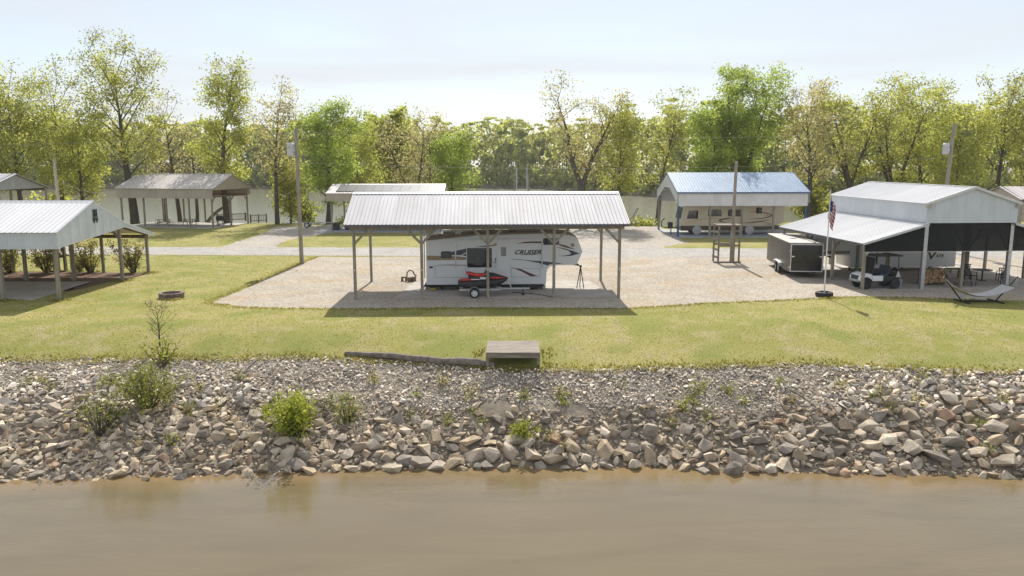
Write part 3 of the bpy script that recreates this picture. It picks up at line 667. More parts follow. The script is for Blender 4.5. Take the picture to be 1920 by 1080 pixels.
for x, s in ((0, 1), (Wr / 2, -1), (Wr / 2, 1), (Wr, -1)):
    MB().beam((x + s * .1, .05, 2.5), (x + s * 1.1, .05, 4.1), .1, .1).build('knee_brace', M['post'], rb)
post(rb, Wr / 2, 0.3, 4.2, .16)
TB = Matrix.Translation((25.8, 49.6, 0)) @ Matrix.Rotation(R(4.1), 4, 'Z')
def onB(x, y, z=0): return TB @ Vector((x, y, z))
patch('barn_floor', [onB(-wl, -.1), onB(Wr + 5, -.1), onB(Wr + 5, Lr), onB(-wl, Lr)], M['concrete'], .03, 0, .08)
# far right tan building and far left grey building -------------
def side_barn(label, x, yf, yr, yb, ze, zr, length, side, wall, roof, closed):
    e = empty('barn', (x, yf, 0), 0, label, 'building'); W_ = yb - yf; r_ = yr - yf; xa, xb = (-length, .3) if side > 0 else (-.3, length)
    slope(e, xa, xb, -.35, ze, r_, zr, roof, rib=.4); slope(e, xa, xb, W_ + .35, ze, r_, zr, roof, rib=.4)
    gable(e, 0, -.05, W_ + .05, r_, ze - (0 if not closed else 1.6), ze, zr - .03, ze, wall, side)
    for s in (0, W_): MB().beam((side * .05, -.35 if not s else W_ + .35, ze - .03), (side * .05, r_, zr), .04, .16).build('rake_trim', M['fascia'], e)
    for q in (0, W_):
        for i in range(4): post(e, -side * i * length / 4, q, ze, .2)
        MB().beam((0, q, ze - .15), (-side * length * .98, q, ze - .15), .1, .25).build('header_beam', M['fascia'], e)
    siding(e, (-side * length * .97, 0), (-side * .1, 0), ze - 1.2, ze - .02, wall) if side > 0 else siding(e, (.1, 0), (length * .97, 0), ze - 1.2, ze - .02, wall)
    return e
side_barn('tan gabled barn with pale roof standing behind the white pole barn', 48, 75.4, 78.6, 81.8, 4.45, 5.55, 16, -1, M['tan_siding'], M['tan_roof'], True)
side_barn('grey gabled barn with dark trim behind the emblem carport', -46.1, 69.5, 74.4, 79.3, 5.42, 6.85, 14, 1, M['grey_wall'], M['white_roof'], False)
# ------------------------------------------------------------ vehicles
def wheel(parent, x, y, z, r, wd, rim='white_metal', side=-1, name='wheel', face=None):
    e = MB().lathe([(r * .62, -wd / 2), (r * .93, -wd / 2), (r, -wd * .3), (r, wd * .3), (r * .93, wd / 2), (r * .62, wd / 2)], n=24).build(name, M['rubber'], parent, (x, y, z), smooth=True)
    k = MB(); k.lathe([(0, side * wd * .40), (r * .2, side * wd * .44), (r * .22, side * wd * .36), (r * .5, side * wd * .36), (r * .56, side * wd * .47), (r * .63, side * wd * .47), (r * .63, -side * wd * .4), (0, -side * wd * .4)], n=20); k.build('rim', M[rim], e, smooth=True)
    for i in range(5):
        t = i * 2 * math.pi / 5; MB().lathe([(0, side * wd * .375), (r * .085, side * wd * .375), (r * .085, side * wd * .2)], c=(r * .38 * math.cos(t), 0, r * .38 * math.sin(t)), n=8).build('rim_hole', M['black'], e)
    return e
def text(s_, size, m, parent, loc, rot, shear=0., sx=1., name='lettering', ext=.004):
    c = bpy.data.curves.new(name, 'FONT'); c.body = s_; c.size = size; c.shear = shear; c.extrude = ext; c.offset = size * .03; c.align_x = 'CENTER'; c.resolution_u = 3
    o = bpy.data.objects.new(name, c); col.objects.link(o); me = bpy.data.meshes.new_from_object(o); bpy.data.objects.remove(o)
    me.materials.clear(); me.materials.append(m); q = link(name, me, parent, loc, rot); q.scale.x = sx; return q
def decal(name, pts, m, parent, y, t=.006):
    k = MB(); k.prism(pts, y - t, y); return k.build(name, m, parent)
def rbox(x0, z0, x1, z1, r=.08, n=4):
    p = []
    for cx, cz, a0 in ((x1 - r, z1 - r, 0), (x0 + r, z1 - r, 90), (x0 + r, z0 + r, 180), (x1 - r, z0 + r, 270)):
        for i in range(n + 1): t = R(a0 + 90 * i / n); p.append((cx + r * math.cos(t), cz + r * math.sin(t)))
    return p
# fifth wheel trailer under the main carport
S_ = 30.6
def q(x, y): return ((x - 799) / S_, (547 - y) / S_)
rv = empty('fifth_wheel_trailer', G(799, 547), R(2.4), 'white fifth wheel camper lettered CRUISER under the main carport', 'camper')
prof = [q(800, 534), q(1027, 534), q(1028, 511), q(1030, 504), q(1035, 499.5), q(1042, 498), q(1085, 497), q(1089, 489), q(1096, 472), q(1092, 461), q(1087, 449), q(1082, 443), q(1070, 439.5), q(1020, 437), q(895, 440), q(800, 449.5)]
k = MB(); k.prism(prof, 0, 2.45); k.build('body', M['rv_white'], rv, bevel=.05, smooth=True)
rf = [q(1086, 447), q(1081, 441), q(1070, 437), q(1020, 434.5), q(895, 437), q(798, 446.5), q(798, 449), q(895, 439.6), q(1020, 436.8), q(1070, 439.2), q(1081, 443.2)]
k = MB(); k.prism(rf, -.03, 2.48); k.build('roof', M['rv_roof'], rv)
b = .9; 
ac = MB().box((1.6, 1.2, 3.55), (1.15, .75, .3)).build('air_conditioner', M['rv_white'], rv, bevel=.07); MB().b2((1.1, .81, 3.46), (1.8, .822, 3.64)).build('grille', M['rv_tan'], ac)
for x in (5.4, 6.9): MB().box((x, 1.1, 3.72), (.5, .4, .12)).build('roof_vent', M['grey'], rv, bevel=.03)
def win(x0, y0, x1, y1, r=.08, name='window', m='glass'):
    a_ = q(x0, y1); b_ = q(x1, y0); w_ = decal(name, rbox(a_[0], a_[1], b_[0], b_[1], r), M[m], rv, -.004, .02)
    fr = rbox(a_[0] - .035, a_[1] - .035, b_[0] + .035, b_[1] + .035, r + .03); k = MB(); n = len(fr); inn = rbox(a_[0], a_[1], b_[0], b_[1], r)
    k.add([(p[0], -.03, p[1]) for p in fr] + [(p[0], -.03, p[1]) for p in inn] + [(p[0], 0, p[1]) for p in fr], [(i, (i+1) % n, (i+1) % n + n, i + n) for i in range(n)] + [(i, i + 2*n, (i+1) % n + 2*n, (i+1) % n) for i in range(n)])
    k.build('frame', M['rv_white'] if name == 'slide_window' else M['black'], w_); return w_
win(829, 471, 847, 482); win(877, 464, 924, 501, .06, 'slide_window'); win(1022, 447, 1050, 457.5)
# door with its window
dr = decal('door', rbox(*q(933.5, 527), *q(959, 456), .1), M['rv_white'], rv, -.012, .02); decal('door_window', [q(941, 479.5), q(951, 479.5), q(951, 462.5), q(941, 462.5)], M['grey'], dr, -.034, .006)
MB().box((q(931, 0)[0], -.05, q(0, 486)[1]), (.05, .06, .2)).build('handle', M['black'], dr)
MB().box((q(930, 0)[0], -.05, q(0, 497)[1]), (.03, .05, .3)).build('grab_bar', M['chrome'], rv)
MB().box((q(930.5, 0)[0], -.04, q(0, 457.5)[1]), (.16, .07, .12)).build('porch_lamp', M['amber'], rv)
# awning case and arms
MB().beam((q(857, 0)[0], -.07, q(0, 449)[1]), (q(1019, 0)[0], -.07, q(0, 448.5)[1]), .12, .10).build('awning_roll', M['rv_white'], rv)
for x in (855.5, 1019): MB().b2((q(x, 0)[0] - .035, -.07, q(0, 502)[1]), (q(x, 0)[0] + .035, -.005, q(0, 449)[1])).build('awning_arm', M['steel'], rv)
# stripes
st = [('tan_stripe', [(802, 478), (829, 479), (850, 479), (876, 481.5), (876, 486.5), (802, 487)], 'rv_tan'),
 ('navy_stripe', [(848, 471), (876, 464.8), (876, 471.5), (866, 477.5), (848, 477)], 'rv_navy'),
 ('navy_stripe', [(868, 478), (876, 474), (876, 479.5)], 'rv_navy'),
 ('navy_stripe', [(890, 462.5), (912, 459.5), (930, 458.3), (930, 460), (912, 462)], 'rv_navy'),
 ('navy_stripe', [(936, 458.8), (950, 458.9), (958, 460.2), (936, 460.4)], 'rv_navy'),
 ('tan_stripe', [(820, 496), (840, 495), (876, 496), (876, 498), (840, 496.2)], 'rv_tan'),
 ('tan_stripe', [(926, 490.4), (932, 490.6), (932, 493), (926, 492.6)], 'rv_tan'),
 ('tan_stripe', [(936, 491.5), (960, 498.3), (960, 500), (936, 493.3)], 'rv_tan'),
 ('maroon_stripe', [(960, 501), (980, 505), (998, 513), (1011, 518), (997, 518.6), (980, 509)], 'rv_red'),
 ('maroon_stripe', [(970, 456), (985, 453), (1000, 452), (1018, 452.3), (1018, 455.6), (1000, 455)], 'rv_red'),
 ('maroon_stripe', [(1051, 457), (1064, 460), (1083, 468), (1066, 464.5), (1051, 459.6)], 'rv_red'),
 ('navy_stripe', [(1044, 463), (1058, 464.5), (1076, 470), (1091, 475.3), (1076, 479.5), (1062, 480.6), (1050, 480), (1064, 479), (1072, 477), (1074.5, 475.5), (1069, 470), (1056, 466)], 'rv_navy'),
 ('navy_stripe', [(952, 485.3), (975, 486), (1000, 488.5), (1022, 490), (1040, 492), (1060, 494.5), (1034, 495.5), (1030, 498), (1012, 493), (985, 487.8)], 'rv_navy')]
for n_, p_, m_ in st: decal(n_, [q(*a_) for a_ in p_], M[m_], rv, -.002 if m_ != 'rv_navy' else -.003)
text('CRUISER', .37, M['black'], rv, (q(991.5, 0)[0], -.012, q(0, 476.3)[1]), (math.pi / 2, 0, 0), .35, 1.18)
MB().b2((q(978, 0)[0], -.012, q(0, 477.8)[1]), (q(1006, 0)[0], -.004, q(0, 477)[1])).build('lettering', M['black'], rv)
for x0, y0, x1, y1 in ((816, 497, 875, 520), (960, 503, 1016, 520)):
    a_ = q(x0, y1); b_ = q(x1, y0); k = MB()
    for u, v_ in (((a_[0], a_[1]), (b_[0], a_[1] + .02)), ((a_[0], b_[1] - .02), (b_[0], b_[1])), ((a_[0], a_[1]), (a_[0] + .02, b_[1])), ((b_[0] - .02, a_[1]), (b_[0], b_[1]))): k.b2((u[0], -.012, u[1]), (v_[0], -.002, v_[1]))
    k.build('hatch', M['grey'], rv)
MB().b2((q(806, 0)[0], -.014, q(0, 502)[1]), (q(812.5, 0)[0], -.003, q(0, 498.5)[1])).build('vent', M['black'], rv)
MB().lathe([(0, -.03), (.1, -.03), (.12, 0)], c=(q(1077, 0)[0], 0, q(0, 459.5)[1]), n=16).build('porch_light', M['rv_tan'], rv)
# ladder, chassis, landing legs, wheels
k = MB(); lx = -.12
for y in (.5, .95): k.tube([(0.35, y, 3.55), (lx, y, 3.5), (lx, y, .75)], .02, 6)
for i in range(7): k.tube([(lx, .5, .95 + i * .36), (lx, .95, .95 + i * .36)], .016, 6)
k.build('ladder', M['rope'], rv)
MB().b2((.05, .5, .22), (q(1024, 0)[0], .65, .42)).build('chassis_rail', M['black'], rv); MB().b2((.05, 1.8, .22), (q(1024, 0)[0], 1.95, .42)).build('chassis_rail', M['black'], rv)
MB().b2((-.1, .1, .28), (.12, 2.35, .42)).build('bumper', M['black'], rv); MB().b2((5.9, .2, .16), (7.1, 2.2, .42)).build('tank', M['black'], rv)
for x in (3.2, 4.15): 
    for y in (.24, 2.2): wheel(rv, x, y, .36, .36, .22, side=-1 if y < 1 else 1)
for x in (.75, ): 
    for y in (.4, 2.0): MB().beam((x, y, .42), (x + .2, y, .06), .07, .07).beam((x + .4, y, .42), (x + .2, y, .06), .07, .07).build('stabiliser', M['black'], rv)
for y in (.4, 2.0): MB().b2((7.15, y - .05, .04), (7.25, y + .05, .5)).box((7.2, y, .055), (.2, .2, .03)).build('landing_leg', M['black'], rv)
k = MB(); k.prism([q(1068, 497), q(1088, 497), q(1094, 501), q(1093, 503), q(1076, 500)], .9, 1.5); k.build('king_pin', M['black'], rv)
jk = tag(MB().box((0, 0, .05), (.36, .36, .1)).build('jack_pad', M['yellow'], None, onC(4.3, 3.35, .05)), 'yellow stacked pad under the stabiliser of the white camper', 'jack pad')
k = MB(); pz = 1.36
for a_, b_ in (((-.25, -.3), (0, 0)), ((.2, -.3), (0, 0)), ((.0, .35), (0, 0))): k.tube([(a_[0], a_[1], .0), (b_[0], b_[1], pz)], .028, 6)
k.lathe([(0, 0), (.09, 0), (.09, .1), (0, .1)], c=(0, 0, pz - .05), n=10, axis='z'); tag(k.build('tripod_stand', M['black'], None, G(1090, 544) + Vector((0, .8, .05))), 'black tripod stand under the king pin of the white camper', 'stand')
tag(MB().tube([onC(9.2, 1.9, .07), onC(10.2, 1.5, .07), onC(10.9, .9, .07), onC(11.3, .35, .07), onC(11.6, .16, .07), onC(11.6, .1, .6)], .022, 6).build('extension_cord', M['black']), 'black power cord lying across the carport slab', 'cord')
# block pile by the left rear of the carport
for i, (x, y, dx) in enumerate(((758, 527, .5), (770, 528, .4), (777, 527, .38))):
    o = MB().b2((-.2, -.1, 0), (-.07, .1, .2)).b2((.07, -.1, 0), (.2, .1, .2)).b2((-.2, -.1, .2), (.2, .1, .3)).build('concrete_block', M['brick'], None, G(x, y) + Vector((0, 0, .005)), (0, 0, i * .9)); tag(o, ['low tan block at the open end of the stack by the camper', 'tan block turned sideways in the middle of the stack by the camper', 'tan block closest to the camper ladder'][i], 'block')
tag(MB().tube([(-.2, 0, .02), (-.17, 0, .3), (0, 0, .46), (.2, 0, .4), (.3, .05, .16), (.44, .1, .03)], .045, 8).build('hose', M['brownwood'], None, G(768, 528) + Vector((0, .15, .3))), 'brown bent hose lying on the blocks beside the camper', 'hose')
# jet ski on its trailer
jt = empty('boat_trailer', G(890, 556), R(2), 'galvanised single axle trailer carrying the red and black jet ski', 'trailer')
k = MB()
for y in (-.4, .4): k.beam((-.9, y, .48), (1.6, y * .9, .48), .06, .1)
for x in (-.85, .1, 1.2): k.beam((x, -.42, .47), (x, .42, .47), .06, .06)
k.beam((1.55, 0, .48), (3.3, 0, .48), .07, .1); k.build('frame', M['steel'], jt)
for y in (-.62, .62):
    wheel(jt, 0, y, .3, .3, .18, side=-1 if y < 0 else 1)
    f_ = [(.36 * math.cos(R(a_)), .33 + .36 * math.sin(R(a_))) for a_ in range(0, 181, 20)]; k = MB(); k.prism(f_ + [(p[0] * .95, .33 + (p[1] - .33) * .95) for p in f_[::-1]], y - .11, y + .11); k.build('fender', M['steel'], jt)
MB().beam((0, -.62, .3), (0, .62, .3), .06, .06).build('axle', M['black'], jt)
for y in (-.25, .25): MB().beam((-.7, y, .56), (1.3, y, .60), .1, .06).build('bunk', M['black'], jt)
k = MB(); k.beam((2.2, 0, .5), (2.0, 0, 1.05), .06, .06).beam((2.0, 0, 1.05), (1.85, 0, 1.05), .1, .1); k.build('winch_post', M['steel'], jt)
MB().tube([(2.9, .1, .5), (2.9, .1, .16)], .03, 6).lathe([(0, -.04), (.1, -.04), (.1, .04), (0, .04)], c=(2.9, .1, .1), n=12).build('jockey_wheel', M['black'], jt)
js = empty('jet_ski', G(890, 556) + Vector((0, 0, .6)), R(2), 'red and black jet ski sitting on its trailer beside the white camper', 'jet ski')
def loft(secs, n=14):     # (x, half width, z bottom, z top, squareness)
    V_ = []; F_ = []
    for x, hw, zb, zt_, e_ in secs:
        for j in range(n):
            t = 2 * math.pi * j / n; c_, s_ = math.cos(t), math.sin(t)
            V_.append((x, hw * math.copysign(abs(c_) ** e_, c_), (zb + zt_) / 2 + (zt_ - zb) / 2 * math.copysign(abs(s_) ** e_, s_)))
    for i in range(len(secs) - 1):
        for j in range(n): F_.append((i*n+j, i*n+(j+1) % n, (i+1)*n+(j+1) % n, (i+1)*n+j))
    F_ += [tuple(range(n)), tuple((len(secs)-1)*n + j for j in range(n))]
    return MB().add(V_, F_)
loft([(-.98, .40, .08, .36, .6), (-.9, .5, .02, .42, .6), (0, .55, 0, .46, .6), (1.0, .52, .03, .5, .65), (1.6, .36, .16, .54, .8), (1.92, .12, .36, .56, 1), (2.0, .03, .46, .55, 1)]).build('hull', M['black'], js, smooth=True)
loft([(-.85, .40, .36, .47, .7), (-.4, .42, .38, .52, .7), (.1, .38, .40, .50, .7)]).build('rear_deck', M['red'], js, smooth=True)
loft([(.55, .34, .4, .62, .8), (.8, .42, .4, .86, .8), (1.1, .42, .42, .84, .8), (1.5, .32, .44, .70, .8), (1.93, .06, .46, .58, 1)]).build('hood', M['black'], js, smooth=True)
loft([(.72, .36, .5, .70, .8), (1.0, .44, .46, .74, .8), (1.45, .36, .46, .67, .8), (1.8, .14, .5, .6, 1)]).build('side_panel', M['red'], js, smooth=True)
loft([(-.5, .16, .78, .93, .7), (-.3, .21, .70, .90, .7), (.15, .22, .58, .80, .7), (.5, .2, .58, .82, .8), (.62, .14, .6, .86, .8)]).build('seat', M['red'], js, smooth=True)
loft([(-.38, .14, .4, .72, .8), (.0, .18, .4, .64, .8), (.6, .2, .4, .66, .8)]).build('seat_base', M['black'], js, smooth=True)
k = MB(); k.beam((.62, 0, .8), (.78, 0, 1.06), .16, .12).tube([(.78, -.36, 1.1), (.80, -.1, 1.06), (.80, .1, 1.06), (.78, .36, 1.1)], .03, 6); k.build('handlebar', M['black'], js)
for y in (-.36, .36): MB().box((.5, y, .56), (.34, .03, .14)).build('white_accent', M['rv_white'], js); MB().box((.05, y, .49), (.5, .03, .05)).build('white_accent', M['rv_white'], js)
# motorhome under the blue carport
mh = empty('motorhome', Vector((18.3, 87.0, .03)), R(2), 'tan class A motorhome with brown swirls parked under the blue roofed carport', 'motorhome')
k = MB(); k.prism([(0.25, .75), (.0, 1.0), (.12, 1.5), (.3, 2.6), (.55, 3.35), (1.0, 3.6), (11.5, 3.6), (11.55, 1.25), (9.2, .75)], 0, 2.5); k.build('body', M['rv_cream'], mh, bevel=.06, smooth=True)
k = MB(); k.prism([(.2, .45), (.1, .98), (1.35, .99), (9.2, .9), (11.4, .95), (11.4, .6), (9.3, .5)], -.01, 2.51); k.build('lower_skirt', M['rv_brown'], mh)
k = MB(); k.prism([(.1, 1.75), (.33, 2.95), (.38, 2.95), (.15, 1.75)], .15, 2.35); k.build('windscreen', M['glass'], mh)
def mwin(x0, z0, x1, z1):
    w_ = decal('window', rbox(x0, z0, x1, z1, .1), M['glass'], mh, -.003, .012); k = MB(); k.b2(((x0 + x1) / 2 - .02, -.02, z0), ((x0 + x1) / 2 + .02, -.016, z1)); k.build('frame', M['black'], w_)
decal('cab_window', [(.75, 1.75), (1.0, 2.62), (2.0, 2.65), (2.0, 1.75)], M['glass'], mh, -.003, .012)
mwin(3.1, 2.0, 4.6, 2.75); mwin(5.3, 2.0, 6.9, 2.75); mwin(8.4, 2.3, 9.05, 2.95)
def arcband(cx, cz, rx, rz, a0, a1, w0, w1, n=16):
    o_, i_ = [], []
    for j in range(n + 1):
        t = R(a0 + (a1 - a0) * j / n); w_ = w0 + (w1 - w0) * math.sin(math.pi * j / n); o_.append((cx + rx * math.cos(t), cz + rz * math.sin(t))); i_.append((cx + (rx - w_) * math.cos(t), cz + (rz - w_) * math.sin(t)))
    return o_ + i_[::-1]
for pts_ in (arcband(7.9, 2.1, 2.3, .42, -95, 100, .02, .16), arcband(5.8, 1.55, 1.5, .3, 85, 250, .02, .22), arcband(7.2, 1.9, 2.9, .65, -95, -20, .02, .14), arcband(8.2, 1.15, 1.9, .2, -60, 60, .02, .1)):
    decal('brown_swirl', pts_, M['rv_brown'], mh, -.002, .005)
decal('tan_line', arcband(3.5, -.6, 4.5, 2.4, 60, 130, .02, .05), M['rv_tan'], mh, -.002, .005)
MB().tube([(9.55 + .9 * i / 26, -.006, 2.06 + .055 * math.sin(i * 1.9) * (1 if i > 3 else 1.7)) for i in range(27)], .011, 4).build('script_mark', M['rv_brown'], mh)
for x in (1.95, 7.75):
    for y in (.12, 2.38):
        w_ = wheel(mh, x, y, .48, .48, .28, side=-1 if y < 1 else 1)
    MB().lathe([(0, -.06), (.44, -.06), (.50, -.02), (.5, .03)], c=(x, -.03, .5), n=20).build('wheel_cover', M['rope'], mh, smooth=True)
MB().tube([(.75, -.05, 2.0), (.6, -.3, 2.05)], .03, 6).box((.58, -.34, 1.95), (.12, .1, .4)).build('mirror', M['white_metal'], mh)
tb = empty('tow_bar', Vector((17.2, 87.6, .03)), R(2), 'black folded tow bar rack sticking out in front of the tan motorhome', 'tow bar')
MB().tube([(1.2, 0, .75), (-.3, 0, .75), (-.75, 0, .85), (-.78, 0, 1.4), (-.45, 0, 1.75)], .06, 8).build('arm', M['black'], tb); MB().box((.2, 0, 1.0), (.5, .5, .7)).build('carrier', M['black'], tb, bevel=.06); MB().box((.3, 0, .3), (.1, .1, .6)).build('stand_leg', M['black'], tb)
# cargo trailer
ct = empty('cargo_trailer', G(1478, 521), R(-6), 'charcoal enclosed cargo trailer with black rear door parked on the gravel', 'trailer')
wt, lt, z0_, z1_ = 2.3, 7.3, .42, 2.42
MB().b2((0, 0, z0_), (wt, lt, z1_)).build('body', M['trailer'], ct, bevel=.05, smooth=True)
MB().b2((-.02, -.02, z1_ - .03), (wt + .02, lt + .02, z1_ + .03)).build('roof', M['trailer_top'], ct, bevel=.02)
MB().box((.9, 3.2, z1_ + .06), (.45, .45, .08)).build('roof_vent', M['white_metal'], ct); MB().b2((1.6, .1, z1_ + .03), (1.75, 3.6, z1_ + .1)).build('roof_rail', M['trailer_top'], ct)
dd = MB().b2((.12, -.035, z0_ + .08), (wt - .12, -.005, z1_ - .12)).build('rear_door', mat('gloss_black', (.02, .02, .022), (.03, .028, .026), 1, .12), ct)
for a_, b_ in (((.06, z0_ + .02), (wt - .06, z0_ + .08)), ((.06, z1_ - .12), (wt - .06, z1_ - .06)), ((.06, z0_ + .08), (.12, z1_ - .12)), ((wt - .12, z0_ + .08), (wt - .06, z1_ - .12))): MB().b2((a_[0], -.04, a_[1]), (b_[0], .01, b_[1])).build('door_trim', M['white_metal'], ct)
for x in (.22, wt - .22): MB().box((x, -.06, 1.5), (.12, .06, .1)).box((x, -.05, 1.5), (.3, .03, .03)).build('latch', M['chrome'], ct)
for x in (.02, wt - .02):
    for z in (.75, 1.9): MB().box((x, -.02, z), (.06, .06, .12)).build('hinge', M['chrome'], ct)
for y in (2.6, 3.5):
    for x in (-.05, wt + .05):
        e = empty('wheel', (x, y, .34)); e.parent = ct; e.rotation_euler = (0, 0, math.pi / 2)
        w_ = wheel(e, 0, 0, 0, .34, .2, 'grey', 1 if x < 0 else -1, 'tyre')
k = MB(); k.prism([(2.0, .55), (2.15, .78), (2.4, .88), (3.7, .88), (3.95, .78), (4.1, .55), (4.0, .55), (3.7, .8), (2.4, .8), (2.1, .55)], -.25, 0, 'yz'); k.build('fender', M['steel'], ct)
k = MB(); k.prism([(.3, lt), (wt - .3, lt), (wt / 2 + .08, lt + 1.3), (wt / 2 - .08, lt + 1.3)], .45, .55, 'xy'); k.build('tongue', M['black'], ct)
MB().b2((wt / 2 - .05, lt + 1.1, .02), (wt / 2 + .05, lt + 1.2, .7)).build('tongue_jack', M['steel'], ct)
# camper inside the barn: nose to the left
c2 = empty('fifth_wheel_trailer', Vector((21.9, 57.6, .03)), R(3), 'white fifth wheel camper with a large black V parked inside the pole barn', 'camper')
k = MB(); k.prism([(0.1, 1.25), (0, 2.0), (.35, 2.9), (.9, 3.2), (10.75, 3.2), (10.75, .28), (2.9, .28), (2.8, 1.2)], 0, 2.4); k.build('body', M['rv_white'], c2, bevel=.05, smooth=True)
decal('grey_panel', [(0.15, 1.3), (2.7, 1.3), (2.8, 1.5), (.1, 1.5)], M['rv_tan'], c2, -.004, .01); decal('dark_swoosh', [(4.9, 1.2), (5.5, 1.5), (5.5, 1.05), (5.2, 1.05)], M['rv_navy'], c2, -.003, .006); decal('pillar_trim', [(4.75, .5), (4.85, .5), (4.85, 2.6), (4.75, 2.6)], M['black'], c2, -.003, .006)
text('V', .72, M['black'], c2, (8.85, -.012, .86), (math.pi / 2, 0, 0), .15, 1.3); text('ATE', .3, M['black'], c2, (9.5, -.012, 1.0), (math.pi / 2, 0, 0), .15, 1.1)
for x in (5.6, 6.5): wheel(c2, x, .14, .36, .36, .22)
MB().b2((2.95, .4, .02), (3.05, .5, .5)).build('landing_leg', M['black'], c2); MB().beam((.8, 1.2, 1.3), (1.9, 1.2, .9), .4, .12).build('king_pin', M['black'], c2); decal('far_window', rbox(5.9, 1.7, 6.8, 2.3), M['glass'], c2, -.003, .01)
# golf cart facing left
gc = empty('golf_cart', G(1643, 541) + Vector((0, .15, .03)), R(186), 'white and black lifted golf cart parked under the pole barn lean-to', 'golf cart')
for x, y in ((.95, -.55), (.95, .55), (-.95, -.55), (-.95, .55)): wheel(gc, x, y, .31, .31, .24, 'black', -1 if y < 0 else 1)
MB().b2((-1.25, -.5, .38), (1.2, .5, .5)).build('chassis', M['black'], gc)
k = MB(); k.prism([(.55, .5), (.6, .85), (1.0, .92), (1.35, .8), (1.45, .62), (1.4, .45), (1.28, .55), (1.1, .68), (.9, .7), (.7, .6)], -.6, .6); k.build('front_cowl', M['rv_white'], gc, bevel=.03, smooth=True)
MB().box((1.4, 0, .66), (.1, .85, .22)).build('grille', M['black'], gc); MB().b2((1.38, -.55, .42), (1.5, .55, .52)).build('bumper', M['grey'], gc)
for y in (-.6, .6): MB().b2((-.1, y - .03, .48), (.6, y + .03, .78)).build('side_panel', M['rv_white'], gc)
MB().b2((-1.2, -.58, .45), (-.1, .58, .75)).build('rear_body', M['black'], gc, bevel=.04)
MB().b2((-.45, -.55, .75), (.05, .55, .88)).build('seat', M['navy_seat'], gc, bevel=.03); MB().beam((-.45, 0, .85), (-.6, 0, 1.3), 1.1, .1, (1, 0, 0)).build('backrest', M['navy_seat'], gc); MB().b2((-1.15, -.55, .78), (-.75, .55, .9)).build('rear_seat', M['black'], gc)
for x, x2 in ((.62, .4), (-1.15, -1.1)):
    for y in (-.55, .55): MB().tube([(x, y, .8), (x2, y, 1.88)], .025, 6).build('roof_post', M['black'], gc)
MB().b2((-1.35, -.62, 1.87), (.65, .62, 1.94)).build('canopy', M['black'], gc, bevel=.03)
MB().tube([(.6, -.3, .85), (.32, -.3, 1.12)], .02, 6).lathe([(.17, -.015), (.19, 0), (.17, .015)], c=(.32, -.3, 1.13), n=16, axis='x').build('steering_wheel', M['black'], gc)
k = MB(); k.prism([(.63, .9), (.41, 1.8), (.40, 1.8), (.62, .9)], -.52, .52); k.build('windscreen', M['mesh'], gc)
gc.scale = (1, 1, 1.1)
tag(MB().add([(0, 0, 0), (.3, .0, -.02), (.26, .12, 0), (.14, 0, .38), (.02, .1, .0)], [(0, 1, 3), (1, 2, 3), (2, 4, 3), (4, 0, 3)]).build('towel', M['rope'], None, G(1643, 541) + Vector((.95, -.5, .82))), 'white cloth hanging on the back of the golf cart', 'cloth')
# ------------------------------------------------------------ trees
LM = {'oak': leafmat('oak_leaf', (.30, .33, .06), (.50, .48, .13), .64), 'lime': leafmat('lime_leaf', (.33, .38, .065), (.54, .52, .14), .66),
      'green': leafmat('green_leaf', (.26, .35, .065), (.45, .50, .11), .64), 'dry': leafmat('dry_leaf', (.40, .35, .15), (.56, .50, .22), .58), 'far': leafmat('far_leaf', (.40, .44, .10), (.58, .57, .17), .62, var=.5),
      'bush': leafmat('bush_leaf', (.26, .32, .04), (.46, .48, .08)), 'olive': leafmat('olive_leaf', (.21, .25, .055), (.38, .37, .11)), 'myrtle': leafmat('myrtle_leaf', (.27, .30, .065), (.46, .36, .14))}
def rvec(rd): return Vector((rd.gauss(0, 1), rd.gauss(0, 1), rd.gauss(0, 1))).normalized()
def grow(b, rd, p, d, ln, r0, r1, seg, wob, lift, n):
    pts = [p.copy()]; rr = [r0]
    for i in range(seg):
        d = (d + rvec(rd) * wob + Vector((0, 0, lift))).normalized(); p = p + d * (ln / seg); pts.append(p.copy()); rr.append(r0 + (r1 - r0) * (i + 1) / seg)
    b.tube(pts, rr, n, cap=False); return pts
def leaves(C, S, rd_seed, flat=.0):
    g = np.random.default_rng(rd_seed); n = len(C); a = g.normal(size=(n, 3)); a /= np.linalg.norm(a, axis=1)[:, None]; t = g.normal(size=(n, 3)); b = np.cross(a, t); b /= np.linalg.norm(b, axis=1)[:, None]
    s = (S * g.uniform(.6, 1.3, n))[:, None]; a = a * s; b = b * s * .62
    V = np.stack([C - a, C - b * .9, C + a, C + b * .9], 1).reshape(-1, 3); return V, np.arange(4 * n).reshape(-1, 4)
